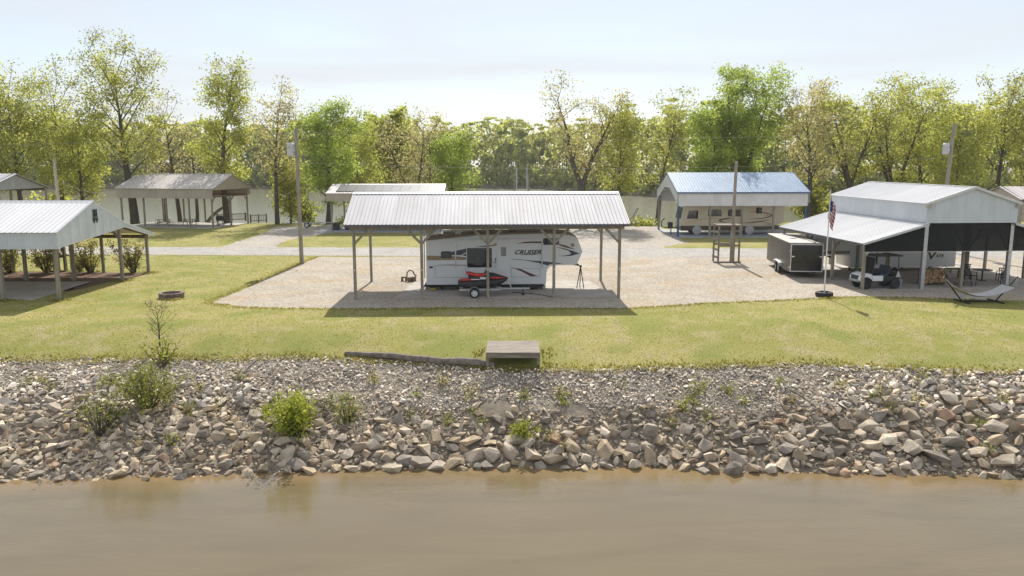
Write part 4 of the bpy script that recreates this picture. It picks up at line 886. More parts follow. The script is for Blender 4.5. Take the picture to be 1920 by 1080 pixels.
def tree(base, h, rad, kind, label, seed, dens=26, leaf=.16, lean=(0, 0), forks=1, first=.3, tr=None, group=None, name='tree', crown_h=1., nl=None, twig=True, sig=.62, bare=False):
    rd = random.Random(seed); e = empty(name, base, 0, label, 'tree', group); b = MB(); tr = tr or h * .0165; tips = []
    ld = []
    p = Vector((0, 0, -.4)); d = Vector((lean[0], lean[1], 1)).normalized()
    if forks == 1: ld.append((grow(b, rd, p, d, h * .80 + .4, tr * 1.15, .03, 11, .06, .02, 8), 0, tr))
    else:
        fz = h * first * .75; tp = grow(b, rd, p, d, fz + .4, tr * 1.2, tr * .9, 4, .04, 0, 8)
        for i in range(forks):
            a = 2 * math.pi * i / forks + rd.uniform(-.4, .4); sp = rd.uniform(.28, .5); dd = Vector((math.cos(a) * sp, math.sin(a) * sp * .7, 1)).normalized()
            ld.append((grow(b, rd, tp[-1] - Vector((0, 0, .15)), dd, (h - fz) * rd.uniform(.75, .92), tr * .72, .03, 9, .09, .03, 7), .12, tr * .7))
    for pts, t0, r in ld:
        n = nl or int(15 / len(ld) + 4)
        for i in range(n):
            f = max(t0, first if forks == 1 else .12) + (1 - max(t0, first if forks == 1 else .12)) * ((i + rd.random()) / n) * .97; k = f * (len(pts) - 1); j = min(int(k), len(pts) - 2); o = pts[j].lerp(pts[j+1], k - j)
            shape = math.sin(math.pi * min(1, (.22 + .78 * (1 - f)) ** .8)) ; ln = rad * (.35 + .75 * shape) * rd.uniform(.75, 1.15) / (1 if len(ld) == 1 else 1.35)
            a = i * 2.4 + rd.uniform(-.5, .5); up = .35 + .9 * f; dd = Vector((math.cos(a), math.sin(a), up)).normalized()
            br = max(.025, r * .42 * (1 - f * .75)); lp = grow(b, rd, o, dd, ln, br, .018, 5, .16, .06, 5)
            for m_ in range(rd.randint(4, 6)):
                ff = rd.uniform(.3, 1.); kk = ff * 4.99; jj = int(kk); o2 = lp[jj].lerp(lp[jj+1], kk - jj); d2 = (dd * .5 + rvec(rd)).normalized(); l2 = ln * rd.uniform(.22, .45)
                sp = grow(b, rd, o2, d2, l2, .025 + .01 * (1 - ff), .01, 3, .2, .08, 4); tips += [sp[-1], sp[-2], sp[-1].lerp(sp[-2], .5)]
            tips += [lp[-1], lp[-2]]
        tips += [pts[-1], pts[-2]]
    b.build('trunk', M['bark'], e, smooth=True, fix=False)
    if not bare:
        g = np.random.default_rng(seed); P = np.array([t[:] for t in tips]); cnt = g.poisson(.9 * dens * g.choice([.25, .8, 1.2, 1.6], len(P)))
        C = np.repeat(P, cnt, 0); C = C + g.normal(size=C.shape) * np.array([sig, sig, sig * .7]); V, F = leaves(C, leaf, seed); quick_mesh('crown', V, F, LM[kind], e)
    return e
def T(xpx, ypx_top, Yd, zb=0.):            # ground point and height from where the photograph shows it
    t = D(xpx, ypx_top, Yd); return Vector((t.x, Yd, zb)), t.z - zb
GR = 'trees along the lake shore'
def shore(x, top, Y, rad, kind, label, seed, zb=-.3, **kw):
    b_, h = T(x, top, Y, zb); return tree(b_, h, rad, kind, label, seed, group=GR, **kw)
shore(18, 128, 98, 5.2, 'lime', 'leafy yellow green tree behind the grey gabled barn', 11, dens=30)
shore(-40, 150, 94, 5, 'oak', 'broad leafy tree beside the grey gabled barn', 12, dens=30)
shore(92, 108, 104, 5.0, 'oak', 'tall thinly leaved tree between the grey barn and the big oak', 13, dens=15)
shore(140, 205, 101, 4.2, 'lime', 'mid sized bright green tree left of the big oak by the pavilion', 14, dens=34)
shore(228, 76, 103, 6.2, 'oak', 'big spreading oak with thick dark trunk behind the tan pavilion', 46, dens=36, tr=.55, lean=(-.03, 0), first=.34)
shore(300, 225, 112, 3.0, 'dry', 'slender nearly bare tree next to the big oak', 16, dens=3, first=.45, zb=-1)
shore(322, 158, 109, 3.2, 'dry', 'tall bare tree with fine twigs behind the pavilion roof', 17, dens=2, first=.4, zb=-1)
shore(357, 212, 112, 2.8, 'dry', 'thin bare tree beside the tall narrow leafy tree', 18, dens=3, first=.4, zb=-1)
shore(408, 84, 104, 3.7, 'lime', 'tall narrow leafy tree with ivy dark trunk at the pavilion end', 19, dens=34, tr=.42, first=.3)
shore(507, 150, 102, 3.6, 'dry', 'straight tree with brownish sparse crown right of the pavilion', 20, dens=10, tr=.3, first=.36)
shore(540, 300, 104, 2.4, 'lime', 'small slender leafy tree by the water near the utility pole', 21, dens=16, first=.2)
shore(608, 186, 103, 4.2, 'green', 'dense green tree with leaning trunk left of the solar shelter', 22, dens=46, tr=.42, first=.25, lean=(.05, 0))
shore(665, 225, 118, 4.2, 'lime', 'yellow green tree behind the solar shelter', 23, dens=30, zb=-2)
shore(722, 205, 135, 5, 'lime', 'tall pale green tree far behind the solar shelter', 24, dens=26, zb=-3, leaf=.36)
shore(772, 207, 112, 4.0, 'dry', 'brown twiggy forked tree behind the solar shelter ridge', 25, dens=8, forks=2, zb=-1.5)
shore(803, 216, 114, 3.4, 'dry', 'brown sparse single stemmed tree behind the solar shelter end', 26, dens=8, zb=-1.5)
shore(850, 248, 108, 3.6, 'green', 'low bright green tree just beyond the main carport roof', 27, dens=38, first=.15, zb=-1.5)
shore(1092, 150, 99, 4.4, 'dry', 'large forked tree with twin trunks behind the right end of the main carport', 28, dens=9, forks=2, tr=.5, first=.4, zb=-.5)
shore(1150, 152, 104, 2.2, 'dry', 'leaning bare grey tree beside the twin trunk tree', 29, dens=0, lean=(.16, 0), first=.5, zb=-.5)
shore(1168, 180, 98, 3.0, 'oak', 'straight slim tree between the main carport and the blue carport', 30, dens=20, tr=.22, first=.3)
shore(1240, 158, 112, 4.0, 'oak', 'airy tree left of the blue carport gable', 31, dens=13, zb=-1)
shore(1335, 205, 106, 4.4, 'green', 'dense green tree behind the middle of the blue roof', 32, dens=46, first=.22, zb=-.5)
shore(1392, 150, 108, 6.0, 'green', 'biggest dense green tree rising over the blue roof', 33, dens=56, forks=3, tr=.5, first=.3, zb=-.5)
shore(1533, 152, 104, 4.6, 'dry', 'thinly leaved tree with dark straight trunk right of the blue carport', 34, dens=20, tr=.4, first=.3)
shore(1612, 148, 108, 5.0, 'oak', 'spreading forked tree behind the white pole barn ridge', 35, dens=17, forks=3, tr=.38, first=.34)
shore(1690, 160, 106, 4.8, 'oak', 'multi stemmed tree behind the pole barn roof', 36, dens=17, forks=3, tr=.38, first=.3)
shore(1745, 150, 110, 4.6, 'lime', 'bright leafy tree behind the pole with grey transformer', 37, dens=30, zb=-.5)
shore(1810, 200, 100, 4.2, 'lime', 'shorter yellow green tree between the transformer pole and tan barn', 38, dens=34, first=.18)
shore(1890, 118, 101, 4.6, 'oak', 'tall open crowned tree behind the tan barn', 39, dens=14, tr=.35, first=.4)
shore(1960, 160, 98, 4.6, 'oak', 'leafy tree past the tan barn', 40, dens=22)
# understorey along the lake bank
def bush(base, r, h, kind, label, seed, n=700, leaf=.14, stems=9, group=None, cat='bush', name='bush', sig=.12, spread=.55):
    rd = random.Random(seed); e = empty(name, base, 0, label, cat, group); b = MB(); tips = []
    for i in range(stems):
        a = rd.uniform(0, 6.28); s = rd.uniform(.1, spread); d = Vector((math.cos(a) * s, math.sin(a) * s, 1)).normalized(); pts = grow(b, rd, Vector((math.cos(a) * r * .12, math.sin(a) * r * .12, -.05)), d, h * rd.uniform(.65, 1.), .022 * h, .005, 5, .13, .0, 5)
        for k in range(5):
            o = pts[rd.randint(1, 5)]; sp = grow(b, rd, o, (rvec(rd) * .8 + Vector((d.x, d.y, .4))).normalized(), h * rd.uniform(.12, .3), .008 * h, .003, 2, .2, .05, 4); tips += sp[1:]
        tips += pts[2:]
    b.build('stems', M['bark'], e, fix=False)
    if n:
        g = np.random.default_rng(seed); P = np.array([t[:] for t in tips]); C = P[g.integers(0, len(P), n)] + g.normal(size=(n, 3)) * sig; C[:, 2] = np.maximum(C[:, 2], .02); V, F = leaves(C, leaf, seed); quick_mesh('foliage', V, F, LM[kind], e)
    return e
und = [(30, 1), (110, 0), (575, 0), (640, 0), (1125, 1), (1520, 0), (1560, 1), (1630, 0), (1720, 1), (1800, 0), (1860, 1), (700, 1), (1040, 0), (1200, 0)]
for i, (x, k) in enumerate(und):
    Yb = 103 + (i % 4) * 2.2; bush(Vector((D(x, 400, Yb).x, Yb, zt(D(x, 400, Yb).x, Yb))), 2., 2.6 + (i % 3) * 1.1, ['lime', 'oak'][k], ['bright', 'olive'][k] + ' leafy undergrowth shrub at the lake edge ' + [w_ for x_, w_ in ((100, 'behind the grey barn'), (280, 'near the big oak'), (480, 'past the pavilion'), (620, 'near the cable coil pole'), (860, 'behind the solar shelter'), (1180, 'behind the main carport'), (1500, 'beside the blue carport'), (1800, 'behind the white pole barn'), (9999, 'behind the tan barn')) if x < x_][0], 200 + i, 1500, .26, 12, 'undergrowth at the lake edge', sig=.4)
# far wood across the lake
g = np.random.default_rng(77); CV = []; tb_ = MB(); rd = random.Random(9)
for x in np.arange(-280, 330, 4.6):
    for row in range(4):
        xx = x + rd.uniform(-2.5, 2.5); yy = y_far(xx) + 8 + row * 9 + rd.uniform(-3, 3); z0 = zt(xx, yy); h = rd.uniform(18, 25) * (1 + .12 * noise.noise((xx * .03, 3, 3))); rr = rd.uniform(2.6, 4.4)
        n = 420 if row == 0 else 300; u = g.normal(size=(n, 3)); u /= np.linalg.norm(u, axis=1)[:, None]; u *= (g.uniform(0, 1, n) ** .4)[:, None]
        nb_ = 9; cc = g.normal(size=(nb_, 3)) * np.array([rr * .5, rr * .5, h * .26]) + np.array([0, 0, h * (.5 if row == 0 else .62)]); C = cc[g.integers(0, nb_, n)] + u * rr * .62
        C[:, 2] = np.clip(C[:, 2], 1.2, h); CV.append(C + np.array([xx, yy, z0]))
        if row < 2: tb_.tube([(xx, yy, z0 - .5), (xx + rd.uniform(-.6, .6), yy, z0 + h * .8)], [.24, .06], 4, cap=False)
for x in np.arange(-280, 330, 2.5):       # brush at the foot of the wood
    yy = y_far(x) + rd.uniform(.5, 8); n = 150; CV.append(g.normal(size=(n, 3)) * np.array([2., 1.5, 2.2]) + np.array([x, yy, zt(x, yy) + 3.]))
V, F = leaves(np.concatenate(CV), .85, 5); quick_mesh('far_wood', V, F, LM['far']); o = bpy.data.objects['far_wood']; tag(o, 'hazy spring woodland lining the far side of the lake', 'woodland', kind='stuff')
o2 = tb_.build('tree_trunks', M['bark'], o, fix=False); o2['kind'] = 'stuff'
# ------------------------------------------------------------ poles and wires
def utility_pole(base, h, label, lean=0., trans=None, rr=.15):
    e = empty('utility_pole', base, 0, label, 'pole'); MB().tube([(0, 0, -.4), (lean * h, 0, h)], [rr, rr * .72], 12).build('shaft', M['post'], e, smooth=True)
    if trans:
        t = MB(); z = trans; x = lean * z - .46; t.lathe([(0, 0), (.26, 0), (.29, .04), (.29, .85), (.31, .88), (.22, .98), (0, 1.0)], c=(x, 0, z), n=18, axis='z'); k = t.build('transformer', M['grey2'], e, smooth=True)
        MB().tube([(x, -.1, z + .95), (x, -.1, z + 1.3)], .045, 8).build('bushing', M['brownwood'], k); MB().b2((x + .2, -.08, z + .3), (lean * z, .08, z + .45)).build('bracket', M['steel'], e)
        MB().lathe([(0, -.3), (.035, -.3), (.035, -.29), (0, -.29)], c=(x - .02, 0, z + .6), n=8).build('port', M['black'], k)
    return e
M['grey2'] = mat('pale_grey_paint', (.56, .58, .60), None, 2, .5)
pL = G(566, 495); utility_pole(pL, 10.45, 'weathered utility pole with pale transformer and a coiled cable by the gravel drive', -.004, 8.4, .17)
k = MB(); k.tube([(.42 * math.cos(t_), 0, .85 * math.sin(t_)) for t_ in [2 * math.pi * i / 24 for i in range(25)]], .035, 6); tag(k.build('cable_coil', M['black'], None, pL + Vector((.45, .12, 4.05))), 'black cable coil hung on the pole by the gravel drive', 'cable')
pR = Vector((D(1772, 340, 72).x, 72, 0)); utility_pole(pR, 11.3, 'utility pole with grey transformer behind the white pole barn', .035, 8.6, .2)
pS = G(1371, 491); utility_pole(pS, 8.0, 'bare square-looking pole standing beside the slatted wooden meter stand', .008, None, .16)
pM = G(124, 508); utility_pole(pM, 8.2, 'grey pole behind the emblem carport with white service wire', -.02, None, .13)
utility_pole(Vector((D(0, 360, 66).x, 66, 0)), 7.2, 'thin pale pole at the front of the grey gabled barn', -.01, None, .07)
for x, l_ in ((964, 'wooden dock pole standing in the lake left of the white pipes'), (991, 'wooden dock pole standing in the lake right of the white pipes')): tag(MB().tube([(0, 0, -2), (0, 0, 8.6)], .16, 8).build('dock_pole', M['post'], None, Vector((D(x, 350, 150).x, 150, -3.2))), l_, 'pole')
for x, l_ in ((968.5, 'white pipe with a sloping stay standing in the lake'), (988, 'white pipe joined to the slanted gangway rail in the lake')): tag(MB().tube([(0, 0, -2), (0, 0, 9.9)], .09, 8).build('dock_pipe', M['white_metal'], None, Vector((D(x, 350, 149).x, 149, -3.2))), l_, 'pipe')
def wire(a, b, sag, label, r=.006):
    a = Vector(a); b = Vector(b); tag(MB().tube([a.lerp(b, i / 16) - Vector((0, 0, sag * 4 * (i / 16) * (1 - i / 16))) for i in range(17)], r, 5).build('power_line', M['wire']), label, 'wire')
tL = pL + Vector((-.04, 0, 10.2)); tR = pR + Vector((.38, 0, 11))
wire(tL, tR, .8, 'high thin power line from the coil pole to the barn transformer pole'); wire(pL + Vector((0, 0, 7.9)), pR + Vector((.3, 0, 8.3)), .7, 'lower power line from the coil pole to the barn transformer pole')
wire(tL, pM + Vector((-48, 4, 10)), 1., 'high power line leaving the coil pole past the emblem carport'); wire(pL + Vector((0, 0, 7.7)), Vector((-21.4, 90.3, 4.6)), .5, 'service wire from the coil pole to the solar shelter', .012); wire(pM + Vector((-.1, 0, 6.6)), Vector((-47, 96.5, 4.7)), .7, 'white service wire from the grey pole to the tan pavilion', .012)
# slatted meter stand
ms = empty('meter_stand', G(1366, 491), R(4), 'slatted grey wooden stand with a flat top around the meter pole', 'stand')
for x in (-1.05, .62):
    for y in (-.55, .65): MB().b2((x - .06, y - .06, -.1), (x + .06, y + .06, 2.95)).build('leg', M['wood'], ms)
for i in range(5): MB().b2((-1.16, -.62 + i * .28, 2.96), (.75, -.37 + i * .28, 3.02)).build('top_board', M['deck'], ms)
for z in (.35, .95, 1.75, 2.35): MB().b2((-1.14, -.7, z), (-1.11, .72, z + .17)).build('side_slat', M['deck'], ms)
for z in (1.3, ): MB().b2((-1.1, -.66, z), (.68, -.62, z + .16)).build('shelf_rail', M['wood'], ms); MB().b2((-1.1, .72, z), (.68, .75, z + .16)).build('shelf_rail', M['wood'], ms)
MB().b2((-1.45, -.75, 0), (.75, -.62, .12)).build('sill', M['wood'], ms); MB().b2((.1, -.1, 1.7), (.35, .1, 2.4)).build('meter_box', M['grey2'], ms)
ms2 = copy_tree(ms); ms2.location = G(116, 508); ms2['label'] = 'slatted wooden meter stand among the shrubs behind the emblem carport'; ms2.scale = (.75, .75, .8)
# flagpole
fp = empty('flagpole', G(1545, 556), 0, 'white flagpole with a limp flag standing in an old tyre', 'flagpole')
MB().tube([(0, 0, 0), (0, 0, 6.35)], [.045, .03], 10).build('shaft', M['white_metal'], fp, smooth=True)
MB().lathe([(0, .02), (.42, .02), (.5, .06), (.52, .16), (.5, .26), (.42, .3), (.28, .3), (.27, .2), (0, .2)], n=28, axis='z').build('tyre_base', M['rubber'], fp, smooth=True)
# flag: folds hanging down, stripes follow the cloth
n_, m_ = 13, 26; V = []; F = []; mi_ = []
for i in range(n_ + 1):
    for j in range(m_ + 1):
        u, v = i / n_, j / m_; x = .03 + .36 * u * (1 - .25 * v) + .04 * math.sin(v * 5); z = 5.85 - 1.2 * v - .75 * u * (.6 + .4 * v); V.append((x - .03, .09 * math.sin(u * 9 + v * 2), z))
def flagcol(u, v): return 2 if (u < .42 and v < .53) else (0 if int(v * 13) % 2 == 0 else 1)
k = MB(); k.add(V, [(i*(m_+1)+j, (i+1)*(m_+1)+j, (i+1)*(m_+1)+j+1, i*(m_+1)+j+1) for i in range(n_) for j in range(m_)]); k.m = [flagcol((i + .5) / n_, (j + .5) / m_) for i in range(n_) for j in range(m_)]
fm = [mat('flag_red', (.42, .03, .04), None, 3, .8), mat('flag_white', (.7, .7, .7), None, 3, .8), mat('flag_blue', (.03, .05, .2), None, 3, .8)]
fl = k.build('flag', fm, fp, smooth=False, fix=False)
for i in range(8):
    u, v = .06 + .1 * (i % 4), .1 + .24 * (i // 4); x = .03 + .36 * u + .02; MB().box((x, -.03 + .09 * math.sin(u * 9 + v * 2) - .012, 5.85 - 1.2 * v - .75 * u * .7), (.025, .01, .03)).build('star', fm[1], fl)
# deck platform in the bank
bd = empty('wooden_platform', (.04, 33.35, 0), 0, 'low weathered wooden platform stepped into the grass bank', 'platform')
for i in range(8): MB().b2((-1.16, i * .285, -.17), (1.16, i * .285 + .275, -.125)).build('deck_board', M['deck'], bd, bevel=.006)
MB().b2((-1.17, -.03, -.36), (1.17, .01, -.172)).build('front_rim', M['wood'], bd)
for x in (-1.1, 1.1): MB().b2((x - .06, .015, -1.25), (x + .06, .13, -.172)).build('leg', M['wood'], bd); MB().b2((x - .04, .14, -.34), (x + .04, 2.2, -.172)).build('side_rim', M['wood'], bd)
# fallen log on the lawn edge
a_ = Vector((G(640, 678, -.8).x, 35.35, -.62)); b_ = Vector((-.75, 33.45, -.70)); rd = random.Random(4)
tag(MB().tube([a_.lerp(b_, i / 9) + Vector((0, rd.uniform(-.05, .05), rd.uniform(-.03, .04))) for i in range(10)], [.10, .13, .14, .15, .15, .17, .16, .19, .2, .13], 9).build('fallen_log', M['deadwood'], smooth=True), 'long dark fallen log lying along the top of the stone bank', 'log')
for i, (x0, y0, x1, y1, z) in enumerate(((455, 698, 498, 680, -1), (500, 735, 527, 715, -1.6), (310, 740, 362, 733, -1.6), (1472, 745, 1530, 762, -1.7), (100, 775, 180, 760, -1.8))):
    p0, p1 = G(x0, y0, z), G(x1, y1, z); p0.z = zt(p0.x, p0.y) + .2; p1.z = zt(p1.x, p1.y) + .25
    tag(MB().tube([p0, p0.lerp(p1, .5) + Vector((0, 0, .06)), p1], [.05, .045, .02], 6).build('driftwood', M['deadwood']), 'bleached driftwood branch on the stones ' + ['left of the fallen log', 'above the lime green shrub', 'beside the olive bushy shrub', 'below the flagpole lawn', 'below the emblem carport'][i], 'driftwood', 'driftwood on the stone bank')
# fire pit ring of blocks
fpz = empty('fire_pit', G(322, 558), 0, 'round fire pit ring of stacked brown blocks on the lawn', 'fire pit')
me = MB().box((0, 0, 0), (.3, .17, .15)).mesh('block', M['brick'], bevel=.015)
for c_ in range(2):
    for i in range(13): t_ = 2 * math.pi * (i + .5 * c_) / 13; link('block', me, fpz, (.62 * math.cos(t_), .62 * math.sin(t_), .08 + c_ * .155), (0, 0, t_ + math.pi / 2))
MB().lathe([(0, .03), (.54, .03)], n=20, axis='z').build('ash_bed', M['dirt'], fpz)
# shrubs, saplings and weeds
tp = G(300, 650, -.55); o = tree(Vector((tp.x, tp.y, zt(tp.x, tp.y) - .02)), 8, 4.2, 'dry', 'small dead bare sapling at the edge of the lawn', 301, bare=True, first=.22, tr=.17, nl=22, name='dead_sapling'); o.scale = (.25, .25, .25)
def on_bank(x, y):
    Yd = 24.
    while Yd < 44:
        p = D(x, y, Yd)
        if p.z < zt(p.x, p.y): break
        Yd += .05
    return Vector((p.x, p.y, zt(p.x, p.y)))
for (x, y, r, h, kind, lab, n, lf, sig) in ((305, 690, .5, 1.3, 'bush', 'green leafy sprouts under the dead sapling', 260, .07, .12), (280, 765, 1.0, 1.9, 'olive', 'olive green bushy shrub on the stones below the dead sapling', 2600, .06, .16), (190, 815, 1.0, 1.6, 'olive', 'straggly sparse shrub low on the stone bank', 520, .07, .22), (555, 818, 1.0, 1.7, 'bush', 'bright lime green shrub growing out of the stones', 2300, .075, .16), (980, 828, .5, .8, 'bush', 'small round yellow green shrub among the boulders', 700, .06, .1), (650, 790, .9, .9, 'olive', 'low dull scrub beside the lime green shrub', 420, .06, .2)):
    bush(on_bank(x, y), r, h, kind, lab, int(x), n, lf, 14, sig=sig, spread=.75)
rd = random.Random(12)
for i in range(52):
    x = rd.uniform(20, 1890) if i < 46 else rd.uniform(560, 1300); y = rd.uniform(715, 800) if i % 3 else rd.uniform(690, 850); p = on_bank(x, y)
    kd = rd.choice(['bush', 'olive', 'olive', 'dry']); wh = [w_ for x_, w_ in ((250, 'below the fire pit'), (420, 'below the dead sapling'), (620, 'near the lime green shrub'), (880, 'below the fallen log'), (1060, 'below the wooden platform'), (1450, 'between platform and flagpole'), (9999, 'below the hammock')) if x < x_][0]
    bush(p, .2, rd.uniform(.25, .6), kd, {'bush': 'bright green', 'olive': 'dull green', 'dry': 'dry tan'}[kd] + ' weed sprouting between the bank stones ' + wh, 400 + i, rd.randint(50, 130), .05, 5, 'weeds on the stone bank', 'weed', 'weed', .12, .9)
for i, (x, lab) in enumerate(((18, 'crape myrtle shrub at the far corner of the emblem carport'), (88, 'crape myrtle shrub behind the concrete slab of the emblem carport'), (170, 'crape myrtle shrub beside the slatted meter stand'), (251, 'crape myrtle shrub at the lean-to end post of the emblem carport'))):
    p = G(x, 511); bush(p, .9, 2.5, 'myrtle', lab, 500 + i, 1500, .08, 13, None, 'shrub', 'crape_myrtle', .13, .6)
bush(G(150, 509), .5, 1.1, 'olive', 'low dark round bush in front of the crape myrtles', 520, 900, .06, 12, sig=.12, cat='shrub')
# hammock on its stand
hm = empty('hammock', G(1835, 566), R(3), 'white rope hammock slung on a dark steel stand', 'hammock')
Lh = 4.4
for s in (-1, 1):
    MB().tube([(s * 1.0, 0, .05), (s * 2.2, 0, 1.45)], .04, 8).build('stand_arm', M['black'], hm)
    MB().tube([(s * 1.0, -.75, .04), (s * 1.0, .75, .04)], .04, 8).build('stand_foot', M['black'], hm)
    for i in range(7): MB().tube([(s * 2.18, 0, 1.42), (s * 1.72, -.55 + i * .183, .93)], .008, 4).build('cord', M['rope'], hm)
    MB().tube([(s * 1.7, -.6, .93), (s * 1.7, .6, .93)], .025, 6).build('spreader_bar', M['brownwood'], hm)
MB().tube([(-1.0, 0, .05), (1.0, 0, .05)], .04, 8).build('stand_base', M['black'], hm)
V = []; 
for i in range(17):
    for j in range(9): x = -1.7 + 3.4 * i / 16; y = -.58 + 1.16 * j / 8; s = 1 - (x / 1.7) ** 2; V.append((x, y * (1 - .12 * s), .93 - .52 * s - .10 * s * (1 - (y / .58) ** 2)))
MB().add(V, [(i*9+j, (i+1)*9+j, (i+1)*9+j+1, i*9+j+1) for i in range(16) for j in range(8)]).build('net', M['rope'], hm, smooth=True)
# under the pole barn
lr = empty('firewood_rack', onB(1.6, 1.6, .03), R(4), 'black hoop rack filled with split firewood inside the pole barn', 'rack')
for s in (-.75, .75):
    for y in (-.18, .18): MB().tube([(s, y, 0), (s, y, 1.15)], .02, 6).build('hoop', M['black'], lr)
    MB().tube([(s + .12 * math.cos(t_), -.18, 1.15 + .12 * math.sin(t_)) for t_ in [math.pi * i / 8 for i in range(9)]], .02, 6).build('hoop', M['black'], lr)
for z in (.1, ): 
    for y in (-.18, .18): MB().b2((-.75, y - .02, z - .03), (.75, y + .02, z + .01)).build('rail', M['black'], lr)
rd = random.Random(8); 
lm_ = [MB().lathe([(0, -.22), (r_, -.22), (r_ * 1.02, .22), (0, .22)], n=7).mesh('split_log', M['logend']) for r_ in (.06, .09, .125)]
for row in range(6):
    for i in range(8): 
        if abs(i - 3.6) < 4.2 - .0 * row: link('split_log', lm_[rd.randrange(3)], lr, (-.66 + i * .185 + .09 * (row % 2), rd.uniform(-.07, .05), .2 + row * .15 + rd.uniform(-.035, .035)), (rd.uniform(-.1, .1), rd.uniform(0, 6), rd.uniform(-.15, .15)))
for i, (x, y, lab) in enumerate(((-.95, 1.3, 'blue grey storage tote with a white label by the firewood rack'), (-1.45, 1.7, 'dark lidded storage bin next to the blue grey tote'))):
    e = empty('storage_tote', onB(x, y, .03), R(4), lab, 'tote'); k = MB(); k.prism([(-.3, 0), (.3, 0), (.34, .42), (-.34, .42)], -.2, .2); k.build('bin', M['tote'] if not i else M['navy_seat'], e); MB().b2((-.36, -.23, .42), (.36, .23, .47)).build('lid', M['grey'] if i else M['tote'], e); MB().box((.0, -.212, .22), (.2, .012, .18)).build('sticker', M['white_metal'], e)
for i, x in enumerate((2.7, 3.55)):
    e = empty('lounge_chair', onB(x, 1.9, .03), R(35), ['tan sling lounge chair close to the firewood rack', 'tan sling lounge chair beside the barn centre post'][i], 'lounge chair')
    MB().b2((-.3, -1.2, .30), (.3, .3, .34)).build('seat', M['canvas'], e); MB().beam((0, .3, .32), (0, .85, .95), .6, .04).build('backrest', M['canvas'], e)
    for a_ in (-.28, .28):
        for y in (-1.1, .25): MB().b2((a_ - .02, y - .02, 0), (a_ + .02, y + .02, .3)).build('leg', M['black'], e)
def patio_chair(p, rz, lab):
    e = empty('patio_chair', p, rz, lab, 'chair'); MB().b2((-.26, -.26, .42), (.26, .26, .47)).build('seat', M['black'], e, bevel=.015)
    for i in range(5): MB().beam((-.22 + i * .11, .25, .47), (-.22 + i * .11, .36, 1.0), .05, .02).build('back_slat', M['black'], e)
    MB().beam((-.27, .36, 1.0), (.27, .36, 1.0), .05, .05).build('back_rail', M['black'], e)
    for s in (-.25, .25):
        for y in (-.24, .26): MB().b2((s - .02, y - .02, 0), (s + .02, y + .02, .43)).build('leg', M['black'], e)
        MB().b2((s - .025, -.24, .64), (s + .025, .28, .67)).b2((s - .02, -.24, .43), (s + .02, -.2, .64)).build('armrest', M['black'], e)
patio_chair(onB(5.0, 2.6, .03), R(20), 'black slat back patio chair facing out beside the round table'); patio_chair(onB(6.6, 1.6, .03), R(-15), 'black slat back patio chair near the right barn post'); patio_chair(onB(7.4, 2.9, .03), R(-70), 'black slat back patio chair turned sideways at the table'); patio_chair(onB(5.6, 4.3, .03), R(180), 'black slat back patio chair with its back to the gravel')
e = empty('patio_table', onB(6.2, 3.2, .03), 0, 'black round patio table among the barn chairs', 'table'); MB().lathe([(0, .72), (.6, .72), (.6, .75), (0, .75)], n=24, axis='z').build('top', M['black'], e); MB().tube([(0, 0, .02), (0, 0, .72)], .05, 8).build('pedestal', M['black'], e); MB().lathe([(0, .04), (.3, .03), (.3, 0)], n=16, axis='z').build('base', M['black'], e)
e = empty('side_table', onB(4.25, 3.2, .03), 0, 'small yellow wood table inside the pole barn', 'table'); MB().b2((-.5, -.3, .8), (.5, .3, .86)).build('top', M['wood'], e)
for x in (-.42, .42):
    for y in (-.24, .24): MB().b2((x - .04, y - .04, 0), (x + .04, y + .04, .8)).build('leg', M['logend'], e)
# pavilion furniture
def picnic(p, rz, lab):
    e = empty('picnic_table', p, rz, lab, 'picnic table')
    for i in range(4): MB().b2((-.9, -.36 + i * .18, .72), (.9, -.2 + i * .18, .76)).build('top_board', M['deck'], e)
    for s in (-.68, .68): MB().b2((-.9, s - .13, .43), (.9, s + .13, .47)).build('bench_board', M['deck'], e)
    for x in (-.6, .6):
        for s in (-1, 1): MB().beam((x, s * .6, 0), (x, s * .2, .72), .06, .08).build('leg', M['wood'], e)
        MB().b2((x - .03, -.7, .37), (x + .03, .7, .43)).build('crossbar', M['wood'], e)
picnic(Vector((-43.5, 99.5, .03)), R(10), 'grey picnic table under the left bay of the tan pavilion'); picnic(Vector((-40.6, 100.3, .03)), R(-8), 'grey picnic table under the middle of the tan pavilion')
e = empty('grill', Vector((-36.3, 99.2, .03)), 0, 'black barrel grill under the gable end of the tan pavilion', 'grill'); MB().lathe([(0, -.45), (.3, -.45), (.3, .45), (0, .45)], c=(0, 0, .95), n=16, axis='x').build('barrel', M['black'], e)
for x in (-.35, .35):
    for y in (-.2, .2): MB().b2((x - .03, y - .03, 0), (x + .03, y + .03, .8)).build('leg', M['black'], e)
MB().b2((-.4, -.5, .8), (.4, -.3, .84)).build('shelf', M['black'], e)
tag(MB().tube([Vector((-40.5, 105.5, -.3)), Vector((-39.8, 105.3, .6)), Vector((-38.9, 105.6, 1.5)), Vector((-37.6, 105.4, 2.3)), Vector((-37.0, 105.5, 3.3))], [.28, .22, .2, .16, .1], 8).build('leaning_log', M['deadwood'], smooth=True), 'crooked pale dead trunk at the water behind the pavilion', 'log')
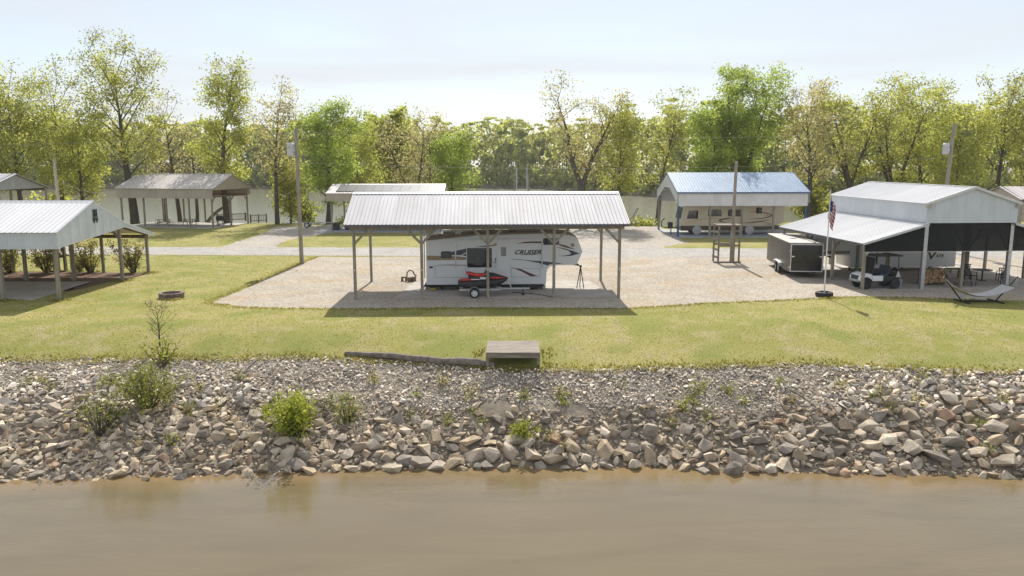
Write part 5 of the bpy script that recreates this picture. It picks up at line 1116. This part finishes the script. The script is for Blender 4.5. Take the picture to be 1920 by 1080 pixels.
# things under the solar shelter and on the parking
e = empty('utility_trailer', Vector((-24.6, 97.5, 0)), R(5), 'small galvanised boat trailer left of the solar shelter', 'trailer'); k = MB()
for y in (-.5, .5): k.beam((-1.8, y, .55), (1.2, y, .55), .08, .1)
k.beam((1.2, 0, .55), (2.6, 0, .55), .08, .1)
for x in (-1.7, -.5, .6, 1.2): k.beam((x, -.5, .54), (x, .5, .54), .06, .06)
k.build('frame', M['steel'], e)
for y in (-.7, .7): wheel(e, -.4, y, .32, .32, .2, side=-1 if y < 0 else 1)
for i, (x, y) in enumerate(((-20.6, 93.2), (-19.2, 93.6), (-16.5, 94.5))):
    e = empty('storage_box', Vector((x, y, .05)), R(4 * i), ['square black bin at the corner post of the solar shelter', 'black storage box inside the solar shelter corner', 'long black covered box in the middle of the solar shelter'][i], 'box'); w_ = .4 + .5 * (i == 2); MB().b2((-w_, -.4, 0), (w_, .4, .75)).build('bin', M['black'], e, bevel=.04); MB().b2((-w_ - .04, -.44, .75), (w_ + .04, .44, .82)).build('lid', M['fascia'], e)
e = empty('travel_trailer', Vector((-7.2, 92.2, 0)), R(1), 'white travel trailer parked behind the main carport', 'camper'); MB().b2((0, 0, .5), (6.4, 2.4, 3.0)).build('body', M['rv_white'], e, bevel=.12, smooth=True); MB().b2((.8, -.02, 1.4), (1.9, 0, 2.1)).build('window', M['glass'], e); MB().b2((2.9, -.03, .7), (3.6, 0, 2.5)).build('door', M['grey2'], e); MB().b2((0.02, -.012, .5), (6.38, 0, .95)).build('lower_panel', M['rv_tan'], e)
for x in (4.1, 4.9): wheel(e, x, .12, .36, .36, .22)
MB().b2((.3, .4, .05), (.4, .5, .5)).build('jack', M['black'], e); MB().beam((6.4, 1.2, .5), (7.6, 1.2, .5), .1, .12).build('tongue', M['black'], e)
e = empty('flatbed_trailer', Vector((1.6, 92.6, 0)), R(1), 'white tandem axle flatbed trailer with open rails behind the main carport', 'trailer'); MB().b2((0, 0, .6), (5.2, 2.1, .72)).build('bed', M['white_metal'], e)
for y in (.03, 2.07):
    MB().b2((0, y - .03, 1.25), (5.2, y + .03, 1.32)).build('rail', M['white_metal'], e)
    for i in range(6): MB().b2((i * 1.03, y - .03, .72), (i * 1.03 + .06, y + .03, 1.25)).build('stake', M['white_metal'], e)
    for x in (2.6, 3.5): wheel(e, x, -.14 if y < 1 else 2.24, .38, .38, .22, side=-1 if y < 1 else 1)
MB().beam((5.2, 1.05, .6), (6.6, 1.05, .6), .1, .12).build('tongue', M['black'], e); MB().b2((6.3, 1.0, .02), (6.4, 1.1, .9)).build('jack', M['black'], e)
e = empty('boat_ramp_rail', G(1185, 426) + Vector((0, 3, 0)), R(15), 'dark steel ramp frame at the lake edge beside the main carport', 'frame')
for y in (-.25, .25): MB().tube([(-1.3, y, .05), (1.3, y, .2)], .05, 6).tube([(.1, y, .1), (1.2, y, 2.1)], .04, 6).build('rail', M['black'], e)
MB().tube([(1.2, -.25, 2.1), (1.2, .25, 2.1)], .04, 6).build('crossbar', M['black'], e)
# ------------------------------------------------------------ air
hz = MB().b2((-610, -70, -7.2), (610, 910, 33)).build('haze', None or M['black'])
hm_ = bpy.data.materials.new('haze'); hm_.use_nodes = True; n = hm_.node_tree; n.nodes.clear(); o = n.nodes.new('ShaderNodeOutputMaterial'); v = n.nodes.new('ShaderNodeVolumePrincipled')
v.inputs['Color'].default_value = (.93, .96, 1, 1); v.inputs['Density'].default_value = .00016; v.inputs['Anisotropy'].default_value = .3; n.links.new(v.outputs[0], o.inputs['Volume'])
hz.data.materials.clear(); hz.data.materials.append(hm_); tag(hz, kind='stuff')
